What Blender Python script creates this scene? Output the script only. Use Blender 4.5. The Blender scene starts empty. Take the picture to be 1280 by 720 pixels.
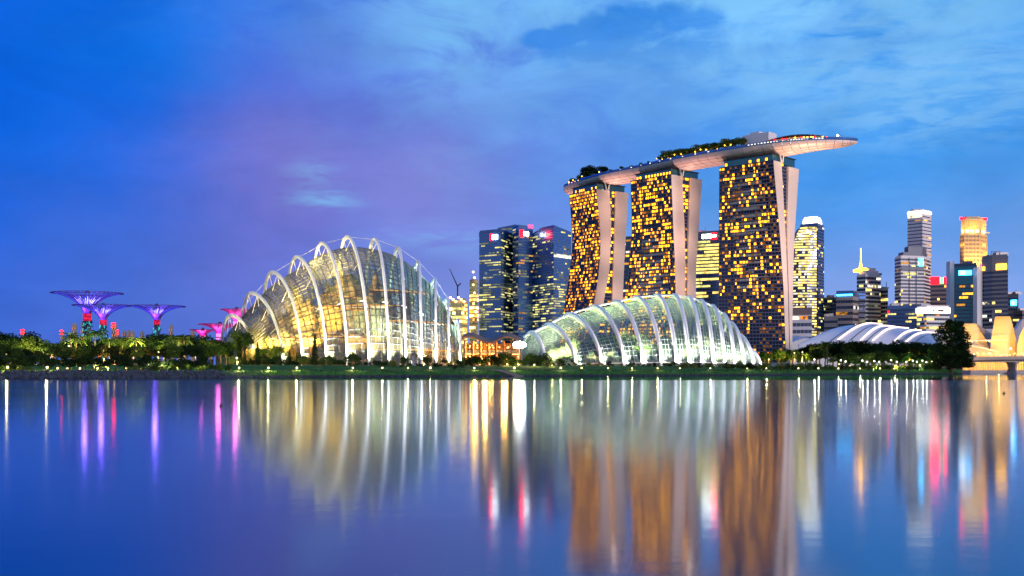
import bpy, math, random
from mathutils import Vector, Matrix
random.seed(7)
R = math.radians
S = bpy.context.scene
# ------------------------------------------------------------------ camera
F, HY, H = 1440.0, 462.0, 2.4            # focal length in photo pixels, horizon row, eye height in metres
cam_d = bpy.data.cameras.new('camera'); cam = bpy.data.objects.new('camera', cam_d)
S.collection.objects.link(cam); S.camera = cam
cam.location = (0, 0, H); cam.rotation_euler = (R(90), 0, 0)
cam_d.sensor_width = 36; cam_d.lens = 36*F/1280; cam_d.shift_y = (HY-360)/1280
cam_d.clip_start = .5; cam_d.clip_end = 60000
S.view_settings.view_transform = 'Standard'; S.view_settings.look = 'None'
S.view_settings.exposure = .12; S.view_settings.gamma = 1; S.view_settings.use_curve_mapping = False
S.render.engine = 'CYCLES'
cy = S.cycles
cy.max_bounces = 7; cy.diffuse_bounces = 2; cy.glossy_bounces = 4; cy.transmission_bounces = 4
cy.transparent_max_bounces = 14; cy.sample_clamp_indirect = 12; cy.use_light_tree = True
cy.caustics_reflective = False; cy.caustics_refractive = False
cy.use_denoising = True

def lin(r, g, b):
    def c(x):
        x /= 255.0
        return x/12.92 if x <= .04045 else ((x+.055)/1.055)**2.4
    return (c(r), c(g), c(b), 1)

# ------------------------------------------------------------------ dusk sky
SUN_EL, SUN_AZ = 4.0, 140.0               # the low sun, behind the camera and to the right
W = bpy.data.worlds.new('World'); S.world = W; W.use_nodes = True
nt = W.node_tree; nt.nodes.clear()
class NB:
    def __init__(s, t): s.t = t
    def n(s, typ, **k):
        o = s.t.nodes.new(typ)
        for a, b in k.items(): setattr(o, a, b)
        return o
    def put(s, sock, v):
        if isinstance(v, bpy.types.NodeSocket): s.t.links.new(v, sock)
        elif v is not None:
            sock.default_value = v
    def m(s, op, a, b=None, c=None, clamp=False):
        o = s.n('ShaderNodeMath', operation=op, use_clamp=clamp)
        s.put(o.inputs[0], a); s.put(o.inputs[1], b); s.put(o.inputs[2], c)
        return o.outputs[0]
    def mix(s, f, a, b):
        o = s.n('ShaderNodeMix', data_type='RGBA')
        s.put(o.inputs[0], f); s.put(o.inputs[6], a); s.put(o.inputs[7], b)
        return o.outputs[2]
    def noise(s, vec, scale, detail=4, rough=.5, dist=0.):
        o = s.n('ShaderNodeTexNoise'); s.put(o.inputs['Vector'], vec)
        o.inputs['Scale'].default_value = scale; o.inputs['Detail'].default_value = detail
        o.inputs['Roughness'].default_value = rough; o.inputs['Distortion'].default_value = dist
        return o.outputs['Fac']
    def step(s, x, a, b):
        o = s.n('ShaderNodeMapRange', interpolation_type='SMOOTHSTEP')
        s.put(o.inputs[0], x); o.inputs[1].default_value = a; o.inputs[2].default_value = b
        return o.outputs[0]
    def ramp(s, x, stops, interp='B_SPLINE'):
        o = s.n('ShaderNodeValToRGB'); s.put(o.inputs[0], x)
        e = o.color_ramp; e.interpolation = interp
        while len(e.elements) < len(stops): e.elements.new(.5)
        for i, (p, c) in enumerate(stops):
            e.elements[i].position = p; e.elements[i].color = c
        return o.outputs[0]
    def xyz(s, x, y, z):
        o = s.n('ShaderNodeCombineXYZ'); s.put(o.inputs[0], x); s.put(o.inputs[1], y); s.put(o.inputs[2], z)
        return o.outputs[0]
w = NB(nt)
tc = w.n('ShaderNodeTexCoord'); sp = w.n('ShaderNodeSeparateXYZ'); nt.links.new(tc.outputs['Generated'], sp.inputs[0])
dx, dy, dz = sp.outputs
az = w.m('MULTIPLY', w.m('ARCTAN2', dx, dy), 57.2958)         # degrees right of the view
el = w.m('MULTIPLY', w.m('ARCSINE', dz), 57.2958)
n1 = w.m('SUBTRACT', w.noise(w.xyz(w.m('MULTIPLY', az, .10), w.m('MULTIPLY', el, .16), 0.), 1., 5, .55), .5)
n2 = w.m('SUBTRACT', w.noise(w.xyz(w.m('MULTIPLY', az, .10), w.m('MULTIPLY', el, .16), 7.3), 1., 5, .55), .5)
azw = w.m('ADD', az, w.m('MULTIPLY', n1, 9.)); elw = w.m('ADD', el, w.m('MULTIPLY', n2, 6.))
def blob(ca, ce, sa, se, a=azw, e=elw, soft=1.):
    p = w.m('POWER', w.m('DIVIDE', w.m('SUBTRACT', a, ca), sa), 2.)
    q = w.m('POWER', w.m('DIVIDE', w.m('SUBTRACT', e, ce), se), 2.)
    return w.m('EXPONENT', w.m('MULTIPLY', w.m('ADD', p, q), -soft))
SKYPX = lambda px, py: (math.degrees(math.atan((px-640)/F)), math.degrees(math.atan((HY-py)/F*math.cos(math.atan((px-640)/F)))))
t = w.m('DIVIDE', w.m('ADD', azw, 30.), 60., clamp=True)
col = w.ramp(t, [(0, lin(2, 92, 220)), (.16, lin(3, 98, 226)), (.31, lin(30, 104, 226)), (.42, lin(84, 124, 228)),
                 (.52, lin(80, 140, 234)), (.66, lin(62, 150, 240)), (.85, lin(64, 152, 238)), (1, lin(50, 140, 230))])
# horizon band: lavender
hz = w.ramp(t, [(0, lin(40, 98, 212)), (.14, lin(60, 106, 212)), (.36, lin(106, 124, 208)), (.55, lin(150, 164, 232)), (.8, lin(146, 172, 238)), (1, lin(136, 166, 234))])
hzf = w.m('MULTIPLY', w.m('SUBTRACT', 1., w.step(elw, .5, 11.0)), .95)
col = w.mix(hzf, col, hz)
# purple banks
for px, py, sx, sy, k, c in ((335, 235, 4.2, 4.6, .85, (126, 116, 200)), (520, 225, 5.6, 3.8, .8, (138, 132, 210)), (470, 110, 5.2, 3.4, .50, (104, 118, 214)),
                             (640, 210, 6, 4, .35, (112, 140, 226)), (90, 330, 7, 3.2, .35, (78, 112, 214)),
                             (200, 40, 6, 3., .55, (0, 120, 236)), (60, 210, 7, 3., .3, (0, 110, 232))):
    a, e = SKYPX(px, py)
    col = w.mix(w.m('MULTIPLY', blob(a, e, sx, sy), k), col, lin(*c))
# pale cloud sheet across the top right, with ragged lower edge and a gap of deep blue
edge = w.noise(w.xyz(w.m('MULTIPLY', az, .16), w.m('MULTIPLY', el, .34), 3.1), 1., 6, .6, .6)
a, e = SKYPX(960, -60)
sheet = w.m('MULTIPLY', blob(a, e, 17., 7.2, az, w.m('ADD', el, w.m('MULTIPLY', w.m('SUBTRACT', edge, .5), 7.))), w.step(edge, .25, .62))
col = w.mix(w.m('MULTIPLY', sheet, 1.25, clamp=True), col, lin(126, 196, 250))
a, e = SKYPX(560, 15)
col = w.mix(w.m('MULTIPLY', w.m('MULTIPLY', blob(a, e, 3.2, 2.8), w.step(edge, .3, .6)), .75), col, lin(122, 192, 247))
edge2 = w.noise(w.xyz(w.m('MULTIPLY', az, .42), w.m('MULTIPLY', el, .62), 5.5), 1., 7, .58, .5)
gapn = w.m('MULTIPLY', w.m('SUBTRACT', edge2, .5), 2.6)
gap = None
for px, py, sx, sy in ((680, 50, 1.3, .55), (712, 46, 1.2, .7), (745, 40, 1.3, 1.0), (770, 27, .9, .8), (800, 30, 1.5, 1.0), (845, 22, 1.4, .95), (880, 34, 1.2, 1.2), (870, 58, 1.5, .9), (800, 62, 3.2, 1.4), (730, 68, 2.4, .8), (1010, 60, 4.5, .6), (1130, 48, 4.5, .5), (1230, 70, 3, .6)):
    a, e = SKYPX(px, py)
    q = w.m('MULTIPLY', blob(a, e, sx, sy, az, el), 1.0 if px < 1000 else .6)
    gap = q if gap is None else w.m('MAXIMUM', gap, q)
g = w.m('MULTIPLY', w.step(w.m('MULTIPLY', gap, w.m('ADD', 1., gapn)), .18, .80), w.step(gap, .08, .5))
g = w.m('MULTIPLY', g, w.step(w.m('ADD', el, w.m('MULTIPLY', gapn, .35)), 13.2, 16.2))
col = w.mix(w.m('MULTIPLY', g, .7), col, lin(30, 128, 228))
# darker grey-blue bank under it
a, e = SKYPX(800, 130)
col = w.mix(w.m('MULTIPLY', blob(a, e, 5.5, 2.4), .45), col, lin(84, 138, 226))
# small bright wisps
strk = w.noise(w.xyz(w.m('MULTIPLY', az, .35), w.m('MULTIPLY', el, 1.5), 9.), 1., 5, .6, .4)
for px, py, sx, sy, k in ((408, 250, 1.5, .5, .75), (390, 215, 1.2, .6, .4), (1180, 95, 6., 2.0, .8), (980, 90, 5., 1.0, .6), (1150, 150, 6., 1.2, .5), (1050, 30, 6, 1.2, .6), (560, 300, 4, .8, .3)):
    a, e = SKYPX(px, py)
    col = w.mix(w.m('MULTIPLY', w.m('MULTIPLY', blob(a, e, sx, sy, az, el), w.step(strk, .36, .62)), k), col, lin(128, 190, 244))
# faint unevenness everywhere
fin = w.m('ADD', .73, w.m('MULTIPLY', w.noise(w.xyz(w.m('MULTIPLY', az, .12), w.m('MULTIPLY', el, .26), 1.), 1., 7, .62, .5), .54))
# unseen sky behind the camera is brightened, an added glow to lighten the facades
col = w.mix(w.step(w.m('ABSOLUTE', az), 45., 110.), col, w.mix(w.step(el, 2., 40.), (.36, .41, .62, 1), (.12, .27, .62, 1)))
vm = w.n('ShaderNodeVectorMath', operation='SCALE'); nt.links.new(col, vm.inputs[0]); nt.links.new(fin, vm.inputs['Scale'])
sky = w.n('ShaderNodeTexSky', sky_type='NISHITA'); sky.sun_disc = False
sky.sun_elevation = R(SUN_EL); sky.sun_rotation = R(SUN_AZ)
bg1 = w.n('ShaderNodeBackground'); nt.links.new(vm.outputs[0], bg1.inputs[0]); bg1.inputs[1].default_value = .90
bg2 = w.n('ShaderNodeBackground'); nt.links.new(sky.outputs[0], bg2.inputs[0]); bg2.inputs[1].default_value = .0008
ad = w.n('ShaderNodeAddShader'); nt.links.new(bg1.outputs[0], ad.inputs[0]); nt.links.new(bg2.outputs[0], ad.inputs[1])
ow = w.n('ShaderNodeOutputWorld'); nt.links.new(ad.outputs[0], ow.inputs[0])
# last warm light of the day
sd = bpy.data.lights.new('sun', 'SUN'); sd.energy = 2.0; sd.angle = R(12); sd.color = (1, .80, .76)
sun = bpy.data.objects.new('sun', sd); S.collection.objects.link(sun)
sdir = Vector((math.sin(R(SUN_AZ))*math.cos(R(SUN_EL)), math.cos(R(SUN_AZ))*math.cos(R(SUN_EL)), math.sin(R(SUN_EL))))
sun.rotation_euler = sdir.to_track_quat('Z', 'Y').to_euler()

# ------------------------------------------------------------------ helpers
COL = S.collection
ORG = {}
def at(px, py, Y): return Vector(((px-640)/F*Y, Y, H+(HY-py)/F*Y))
def px_of(v): return 640+F*v[0]/v[1]
def lerp(a, b, t): return a+(b-a)*t
def sstep(t):
    t = min(1, max(0, t)); return t*t*(3-2*t)
def interp(tab, x):
    if x <= tab[0][0]: return tab[0][1]
    for (a, va), (b, vb) in zip(tab, tab[1:]):
        if x <= b: return va+(vb-va)*(x-a)/(b-a)
    return tab[-1][1]
def spline(pts, t):
    "Catmull-Rom through equally spaced Vectors, t in 0..1"
    n = len(pts)-1; f = min(max(t, 0), 1)*n; i = min(int(f), n-1); u = f-i
    p1, p2 = pts[i], pts[i+1]
    p0 = pts[i-1] if i > 0 else p1*2-p2
    p3 = pts[i+2] if i+2 <= n else p2*2-p1
    return .5*((2*p1)+(p2-p0)*u+(2*p0-5*p1+4*p2-p3)*u*u+(3*p1-p0-3*p2+p3)*u*u*u)
def ordinal(i):
    a = 'first second third fourth fifth sixth seventh eighth ninth tenth eleventh twelfth thirteenth fourteenth fifteenth sixteenth seventeenth eighteenth nineteenth'.split()
    if i < 19: return a[i]
    i += 1; tens = {2: 'twent', 3: 'thirt', 4: 'fort', 5: 'fift', 6: 'sixt'}[i//10]
    return tens+'ieth' if i % 10 == 0 else tens+'y-'+a[i % 10-1]

class MB:
    def __init__(s): s.v = []; s.f = []; s.m = []
    def face(s, pts, mi=0):
        b = len(s.v); s.v += [tuple(p) for p in pts]; s.f.append(tuple(range(b, b+len(pts)))); s.m.append(mi)
    def raw(s, vs, fs, mi=0):
        b = len(s.v); s.v += [tuple(p) for p in vs]
        for f in fs: s.f.append(tuple(i+b for i in f)); s.m.append(mi)
    def box(s, c, d, rz=0, mi=0):
        ca, sa = math.cos(rz), math.sin(rz); x, y, z = d[0]/2, d[1]/2, d[2]/2
        vs = [(c[0]+i*x*ca-j*y*sa, c[1]+i*x*sa+j*y*ca, c[2]+k*z) for k in (-1, 1) for i, j in ((-1, -1), (1, -1), (1, 1), (-1, 1))]
        s.raw(vs, [(3, 2, 1, 0), (4, 5, 6, 7), (0, 1, 5, 4), (1, 2, 6, 5), (2, 3, 7, 6), (3, 0, 4, 7)], mi)
    def loft(s, rings, closed=True, caps=True, mi=0):
        n = len(rings[0]); vs = [p for r in rings for p in r]; fs = []
        for i in range(len(rings)-1):
            for j in range(n if closed else n-1):
                k = (j+1) % n; fs.append((i*n+j, i*n+k, (i+1)*n+k, (i+1)*n+j))
        if caps and closed: fs += [tuple(range(n))[::-1], tuple(range((len(rings)-1)*n, len(rings)*n))]
        s.raw(vs, fs, mi)
    def prism(s, poly, z0, z1, mi=0):
        s.loft([[(p[0], p[1], z0) for p in poly], [(p[0], p[1], z1) for p in poly]], mi=mi)
    def tube(s, path, r, n=6, mi=0, caps=True):
        path = [Vector(p) for p in path]; rings = []
        for i, p in enumerate(path):
            d = (path[min(i+1, len(path)-1)]-path[max(i-1, 0)])
            if d.length < 1e-9: d = Vector((0, 0, 1))
            d.normalize(); a = d.cross(Vector((0, 0, 1)))
            if a.length < .05: a = d.cross(Vector((1, 0, 0)))
            a.normalize(); b = d.cross(a); q = r[i] if isinstance(r, (list, tuple)) else r
            rings.append([p+(a*math.cos(2*math.pi*k/n)+b*math.sin(2*math.pi*k/n))*q for k in range(n)])
        s.loft(rings, mi=mi, caps=caps)
    def ball(s, c, r, nu=10, nv=7, mi=0):
        c = Vector(c); r = r if isinstance(r, (tuple, list)) else (r, r, r)
        rings = []
        for i in range(nv+1):
            a = math.pi*(i/nv-.5); q = max(math.cos(a), .02)
            rings.append([(c.x+r[0]*q*math.cos(2*math.pi*k/nu), c.y+r[1]*q*math.sin(2*math.pi*k/nu), c.z+r[2]*math.sin(a)) for k in range(nu)])
        s.loft(rings, mi=mi)
    def build(s, name, mats, parent=None, smooth=False, org=None):
        o3 = Vector(org) if org is not None else (ORG[parent.name] if parent is not None else Vector((0, 0, 0)))
        me = bpy.data.meshes.new(name)
        me.from_pydata([(v[0]-o3.x, v[1]-o3.y, v[2]-o3.z) for v in s.v], [], s.f)
        if not isinstance(mats, (list, tuple)): mats = [mats]
        for m_ in mats: me.materials.append(m_)
        me.polygons.foreach_set('material_index', s.m)
        if smooth: me.polygons.foreach_set('use_smooth', [True]*len(s.f))
        me.update()
        o = bpy.data.objects.new(name, me); COL.objects.link(o)
        if parent is not None: o.parent = parent
        else: o.location = o3
        ORG[o.name] = o3
        return o
def build_each(mb, name, mats, parent):
    "every loose piece collected in mb becomes a part of its own"
    par = list(range(len(mb.v)))
    def find(i):
        while par[i] != i: par[i] = par[par[i]]; i = par[i]
        return i
    for f in mb.f:
        for i in f[1:]: par[find(i)] = find(f[0])
    grp = {}
    for f, m_ in zip(mb.f, mb.m): grp.setdefault(find(f[0]), []).append((f, m_))
    for fs in grp.values():
        g_ = MB()
        for f, m_ in fs: g_.face([mb.v[i] for i in f], m_)
        ml = mats if isinstance(mats, (list, tuple)) else [mats]
        k = g_.m[0]
        g_.m = [0]*len(g_.m) if len(set(g_.m)) == 1 else g_.m
        g_.build(name, [ml[k]] if max(g_.m) == 0 else ml, parent)
def tag(o, label=None, cat=None, group=None, kind=None):
    if label: o['label'] = label
    if cat: o['category'] = cat
    if group: o['group'] = group
    if kind: o['kind'] = kind
    return o
def thing(name, label, cat, loc=(0, 0, 0), group=None):
    o = bpy.data.objects.new(name, None); COL.objects.link(o); o.location = loc
    o.empty_display_size = .5
    ORG[o.name] = Vector(loc)
    return tag(o, label, cat, group)
KIDS = {}
def copy_tree(o, parent=None):
    c = o.copy(); COL.objects.link(c)
    if parent is not None: c.parent = parent
    for ch in KIDS[o.name]: 
        KIDS.setdefault(ch.name, []); copy_tree(ch, c)
    return c

# ------------------------------------------------------------------ materials
M = {}
def mat(name, col, rough=.6, metal=0., var=.18, scale=.4, spec=.5, emit=None, es=0., bump=0., coat=0.):
    m_ = bpy.data.materials.new(name); m_.use_nodes = True; t_ = m_.node_tree; b = NB(t_)
    p = t_.nodes['Principled BSDF']
    p.inputs['Roughness'].default_value = rough; p.inputs['Metallic'].default_value = metal
    p.inputs['Specular IOR Level'].default_value = spec
    g = b.n('ShaderNodeNewGeometry')
    nz = b.noise(g.outputs['Position'], scale, 5, .6)
    k = b.m('ADD', 1-var, b.m('MULTIPLY', nz, 2*var))
    sc_ = b.n('ShaderNodeVectorMath', operation='SCALE'); sc_.inputs[0].default_value = col[:3]
    t_.links.new(k, sc_.inputs['Scale']); t_.links.new(sc_.outputs[0], p.inputs['Base Color'])
    if bump:
        bp = b.n('ShaderNodeBump'); bp.inputs['Strength'].default_value = bump; bp.inputs['Distance'].default_value = .3
        t_.links.new(b.noise(g.outputs['Position'], scale*6, 4), bp.inputs['Height']); t_.links.new(bp.outputs[0], p.inputs['Normal'])
    if emit:
        p.inputs['Emission Color'].default_value = (*emit[:3], 1); p.inputs['Emission Strength'].default_value = es
        m_.cycles.emission_sampling = 'NONE'
    M[name] = m_
    return m_
def lamp_mat(name, col, es, vary=0., scale=.25, sample=False):
    "something that gives off light: a lamp, a lit window, a sign"
    m_ = bpy.data.materials.new(name); m_.use_nodes = True; t_ = m_.node_tree; t_.nodes.clear(); b = NB(t_)
    e = b.n('ShaderNodeEmission'); e.inputs[0].default_value = (*col[:3], 1)
    if vary:
        g = b.n('ShaderNodeNewGeometry')
        b.put(e.inputs[1], b.m('MULTIPLY', b.step(b.noise(g.outputs['Position'], scale, 3, .7), .5-vary*.45, .62), es))
    else: e.inputs[1].default_value = es
    o = b.n('ShaderNodeOutputMaterial'); t_.links.new(e.outputs[0], o.inputs[0])
    m_.cycles.emission_sampling = 'AUTO' if sample else 'NONE'
    M[name] = m_
    return m_
def leaf_mat(name, a, b_, trans=.3):
    m_ = bpy.data.materials.new(name); m_.use_nodes = True; t_ = m_.node_tree; t_.nodes.clear(); b = NB(t_)
    g = b.n('ShaderNodeNewGeometry'); oi = b.n('ShaderNodeObjectInfo')
    f = b.m('ADD', b.m('MULTIPLY', b.noise(g.outputs['Position'], .45, 4, .6), .8), b.m('MULTIPLY', oi.outputs['Random'], .5))
    c = b.mix(b.step(f, .3, .9), (*a, 1), (*b_, 1))
    d = b.n('ShaderNodeBsdfDiffuse'); tr = b.n('ShaderNodeBsdfTranslucent'); mx = b.n('ShaderNodeMixShader'); mx.inputs[0].default_value = trans
    t_.links.new(c, d.inputs[0]); t_.links.new(c, tr.inputs[0])
    t_.links.new(d.outputs[0], mx.inputs[1]); t_.links.new(tr.outputs[0], mx.inputs[2])
    o = b.n('ShaderNodeOutputMaterial'); t_.links.new(mx.outputs[0], o.inputs[0])
    M[name] = m_; return m_
def glass_mat(name, tint, refl=.1, rough=.03, glow_mix=.25, fc=(.78, .74, .5)):
    m_ = bpy.data.materials.new(name); m_.use_nodes = True; t_ = m_.node_tree; t_.nodes.clear(); b = NB(t_)
    tr = b.n('ShaderNodeBsdfTransparent'); tr.inputs[0].default_value = (*tint, 1)
    gl = b.n('ShaderNodeBsdfGlossy'); gl.inputs['Roughness'].default_value = rough; gl.inputs[0].default_value = (.9, .95, 1, 1)
    gg = b.n('ShaderNodeNewGeometry'); dt = b.n('ShaderNodeVectorMath', operation='DOT_PRODUCT')
    t_.links.new(gg.outputs['Normal'], dt.inputs[0]); t_.links.new(gg.outputs['Incoming'], dt.inputs[1])
    fr = b.m('POWER', b.m('SUBTRACT', 1., b.m('ABSOLUTE', dt.outputs['Value'])), 5.)       # a thin pane: same from both sides
    fac = b.m('ADD', b.m('MULTIPLY', fr, .8), refl+.05, clamp=True)
    ge_ = b.n('ShaderNodeNewGeometry'); df = b.n('ShaderNodeBsdfDiffuse'); tl = b.n('ShaderNodeBsdfTranslucent')
    df.inputs[0].default_value = (*fc, 1); tl.inputs[0].default_value = (*fc, 1)  # scattering tint added to the panes so they glow like a lit interior
    d2 = b.n('ShaderNodeMixShader'); d2.inputs[0].default_value = .5; t_.links.new(df.outputs[0], d2.inputs[1]); t_.links.new(tl.outputs[0], d2.inputs[2])
    m0 = b.n('ShaderNodeMixShader'); b.put(m0.inputs[0], b.m('MULTIPLY', b.m('ADD', .55, b.noise(ge_.outputs['Position'], .12, 4, .6)), glow_mix)); t_.links.new(tr.outputs[0], m0.inputs[1]); t_.links.new(d2.outputs[0], m0.inputs[2])
    mx = b.n('ShaderNodeMixShader'); t_.links.new(fac, mx.inputs[0]); t_.links.new(m0.outputs[0], mx.inputs[1]); t_.links.new(gl.outputs[0], mx.inputs[2])
    o = b.n('ShaderNodeOutputMaterial'); t_.links.new(mx.outputs[0], o.inputs[0])
    M[name] = m_; return m_
def point(parent, loc, watts, col, r=.4, name='lamp'):
    l = bpy.data.lights.new(name, 'POINT'); l.energy = watts; l.color = col; l.shadow_soft_size = r
    o = bpy.data.objects.new(name, l); COL.objects.link(o)
    if parent is not None: o.parent = parent; o.location = Vector(loc)-ORG[parent.name]
    else: o.location = loc
    return o
def spot(parent, loc, target, watts, col, ang, r=.5, blend=1., name='lamp'):
    l = bpy.data.lights.new(name, 'SPOT'); l.energy = watts; l.color = col; l.shadow_soft_size = r
    l.spot_size = R(ang); l.spot_blend = blend
    o = bpy.data.objects.new(name, l); COL.objects.link(o)
    d = Vector(target)-Vector(loc); o.rotation_euler = (-d).to_track_quat('Z', 'Y').to_euler()
    if parent is not None: o.parent = parent; o.location = Vector(loc)-ORG[parent.name]
    else: o.location = loc
    return o

mat('concrete', (.42, .38, .36), .75, var=.12, scale=.15)
mat('pale_concrete', (.64, .57, .49), .7, var=.08, scale=.12)
mat('dark_metal', (.05, .05, .06), .5, .6)
mat('white_steel', (.80, .80, .80), .4, var=.06, scale=.6)
mat('black_frame', (.03, .032, .035), .5)
mat('grey_metal', (.3, .31, .33), .4, .6)
mat('hull', (.66, .56, .52), .5, .15, var=.07, scale=.09)
mat('timber', (.22, .1, .04), .6, var=.3, scale=.8)
mat('bark', (.06, .045, .03), .9, var=.4, scale=2)
mat('stone', (.038, .048, .07), .85, var=.5, scale=1.3)
mat('paving', (.3, .29, .28), .8, var=.2, scale=.7)
mat('roof_white', (.62, .64, .7), .45, var=.08, scale=.08)
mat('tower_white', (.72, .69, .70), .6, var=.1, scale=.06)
mat('tower_beige', (.30, .26, .26), .65, var=.12, scale=.06)
mat('tower_brown', (.22, .16, .15), .65, var=.15, scale=.06)
mat('tower_slate', (.10, .12, .17), .5, .2, var=.15, scale=.06)
mat('tower_blue', (.07, .15, .36), .3, .3, var=.12, scale=.03)
mat('tower_navy', (.06, .13, .34), .3, .3, var=.15, scale=.03)
mat('tower_gold', (.55, .42, .24), .6, var=.1, scale=.06)
mat('slab_edge', (.13, .135, .21), .6, var=.1, scale=.2)
mat('hotel_glass', (.018, .03, .085), .2, .2, var=.4, scale=.15, spec=.5)
mat('window_glass', (.045, .065, .12), .12, .5, var=.4, scale=.08, spec=.8)
mat('blue_glass', (.06, .17, .44), .15, .5, var=.25, scale=.05, spec=.8)
mat('teal_glass', (.04, .16, .2), .15, .6, var=.3, scale=.1)
lamp_mat('lit_amber', (1, .345, .007), 7.0, .65, .5)
lamp_mat('lit_gold', (1, .38, .025), 3.8, .5, .5)
lamp_mat('lit_dim', (1, .31, .03), 1.3, .5, .5)
lamp_mat('lit_low', (1, .38, .08), .26, .6, .3)
lamp_mat('lit_office', (.95, .85, .36), .95, .6, .12)
lamp_mat('lit_yellow', (1, .66, .14), 2.8, .6, .12)
lamp_mat('lit_lime', (.9, .80, .22), 1.7, .6, .12)
lamp_mat('lit_white', (1, .9, .68), 2.0, .5, .12)
lamp_mat('lit_faint', (.62, .66, .34), .38, .6, .12)
lamp_mat('lit_orange', (1, .42, .06), 1.0, .5, .12)
lamp_mat('glow_white', (1, .94, .84), 15)
lamp_mat('glow_crown', (1, .93, .82), 4.5)
lamp_mat('glow_warm', (1, .6, .18), 7)
lamp_mat('glow_red', (1, .0012, .0028), 30)
lamp_mat('glow_pink', (1, .12, .35), 1.6)
lamp_mat('glow_cyan', (.03, .5, 1), 14)
lamp_mat('glow_gold', (1, .42, .018), 12)
lamp_mat('glow_green', (.15, 1, .25), 3)
lamp_mat('lamp_head', (1, .72, .28), 6)
lamp_mat('lamp_head_white', (1, .93, .78), 5)
lamp_mat('mast_head', (1, .93, .78), 34)
leaf_mat('leaf_dark', (.009, .022, .010), (.02, .042, .014))
leaf_mat('leaf_mid', (.018, .045, .014), (.045, .085, .02))
leaf_mat('leaf_bright', (.05, .11, .02), (.11, .15, .03))
leaf_mat('leaf_palm', (.02, .045, .015), (.045, .07, .02))
glass_mat('dome_glass', (.70, .78, .70), .06, glow_mix=.07, fc=(.74, .68, .3))
glass_mat('clear_glass', (.72, .84, .74), .06, glow_mix=.075, fc=(.60, .76, .56))
# ================================================================== water, shore, ground
SHORE = [(-6000, 150), (-2500, 200), (-400, 285), (-137, 308), (-107, 322), (-83, 352), (-51, 384), (0, 416), (49, 443), (106, 494),
         (190, 590), (240, 640), (262, 668), (276, 760), (290, 960), (700, 1040), (6000, 1200)]
def Ys(x): return interp(SHORE, x)
def ground(x, y):
    t_ = y-Ys(x)
    if t_ < 0: return max(-2.5, t_*.4)
    return 2.1*sstep(t_/8.5)**.8+2.0*sstep((t_-14)/70)
xs = [-6000, -4000, -2500, -1500, -900, -600, -420, -330, -270, -220, -190]
xs += [-180+2.0*i for i in range(250)]
xs += [325, 360, 410, 500, 620, 700, 900, 1400, 2200, 4000, 6000]
ts = [-6, -1.5, -.5, .3, 1, 2, 3, 4, 5, 6, 7, 8.5, 10, 13, 17, 22, 28, 36, 46, 58, 72, 90, 130, 220, 420, 900, 2500, 9000, 40000]
g = MB(); rows = []
for j, t_ in enumerate(ts):
    row = []
    for x in xs:
        jit = (.5*math.sin(x*.9)+.35*math.sin(x*2.3+1)+.25*math.sin(x*.31)) if t_ < 9 else 0
        y = Ys(x)+t_; z = ground(x, y+(jit*.35 if t_ > 0 else 0))
        row.append((x, y+jit*.4, z))
    rows.append(row)
n = len(xs); vs = [p for r_ in rows for p in r_]
g.raw(vs, [(j*n+i, j*n+i+1, (j+1)*n+i+1, (j+1)*n+i) for j in range(len(ts)-1) for i in range(n-1)])
m_ = mat('ground', (.03, .06, .02), .95, var=.5, scale=.35, spec=.1, bump=.6)
t_ = m_.node_tree; b = NB(t_)                 # grass above, wet earth and mud at the water's edge, clay patches
ge = b.n('ShaderNodeNewGeometry'); se = b.n('ShaderNodeSeparateXYZ'); t_.links.new(ge.outputs['Position'], se.inputs[0])
nz = b.noise(ge.outputs['Position'], .22, 5, .6); nf = b.noise(ge.outputs['Position'], 1.6, 4, .65)
h_ = b.m('ADD', se.outputs[2], b.m('MULTIPLY', b.m('SUBTRACT', nf, .5), .7))
gr = b.mix(b.step(nz, .35, .65), (.028, .12, .018, 1), (.065, .19, .03, 1))
gr = b.mix(b.step(nf, .58, .72), gr, (.07, .075, .03, 1))
c = b.mix(b.step(h_, .35, .9), (.045, .043, .04, 1), gr)
lf = b.m('MULTIPLY', b.m('SUBTRACT', 1., b.step(se.outputs[0], -92., -74.)), b.m('SUBTRACT', 1., b.step(h_, 1.5, 2.2)))
c = b.mix(b.m('MULTIPLY', lf, .8), c, (.055, .058, .065, 1))
t_.links.new(c, t_.nodes['Principled BSDF'].inputs['Base Color'])
tag(g.build('ground', m_, smooth=True), kind='structure')

# water: one sheet; ruffled a little, calm in the lee of the far bank
m_ = bpy.data.materials.new('water'); m_.use_nodes = True; t_ = m_.node_tree; b = NB(t_); p = t_.nodes['Principled BSDF']
p.inputs['Base Color'].default_value = (.0005, .014, .06, 1); p.inputs['IOR'].default_value = 1.62
p.inputs['Specular IOR Level'].default_value = .5; p.inputs['Specular Tint'].default_value = (.42, .78, 1, 1)
ge = b.n('ShaderNodeNewGeometry'); se = b.n('ShaderNodeSeparateXYZ'); t_.links.new(ge.outputs['Position'], se.inputs[0])
pn = b.noise(b.xyz(b.m('MULTIPLY', se.outputs[0], .012), b.m('MULTIPLY', se.outputs[1], .03), 0.), 1., 4, .6)
calm = b.step(b.m('ADD', se.outputs[1], b.m('MULTIPLY', b.m('SUBTRACT', pn, .5), 26.)), 258., 272.)
ro = b.m('ADD', .092, b.m('MULTIPLY', b.m('SUBTRACT', pn, .5), .06))
t_.links.new(b.m('ADD', ro, b.m('MULTIPLY', calm, b.m('SUBTRACT', .03, ro))), p.inputs['Roughness'])
bp = b.n('ShaderNodeBump'); b.put(bp.inputs['Strength'], b.m('MULTIPLY', b.m('SUBTRACT', 1., calm), .03)); bp.inputs['Distance'].default_value = .12
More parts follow.
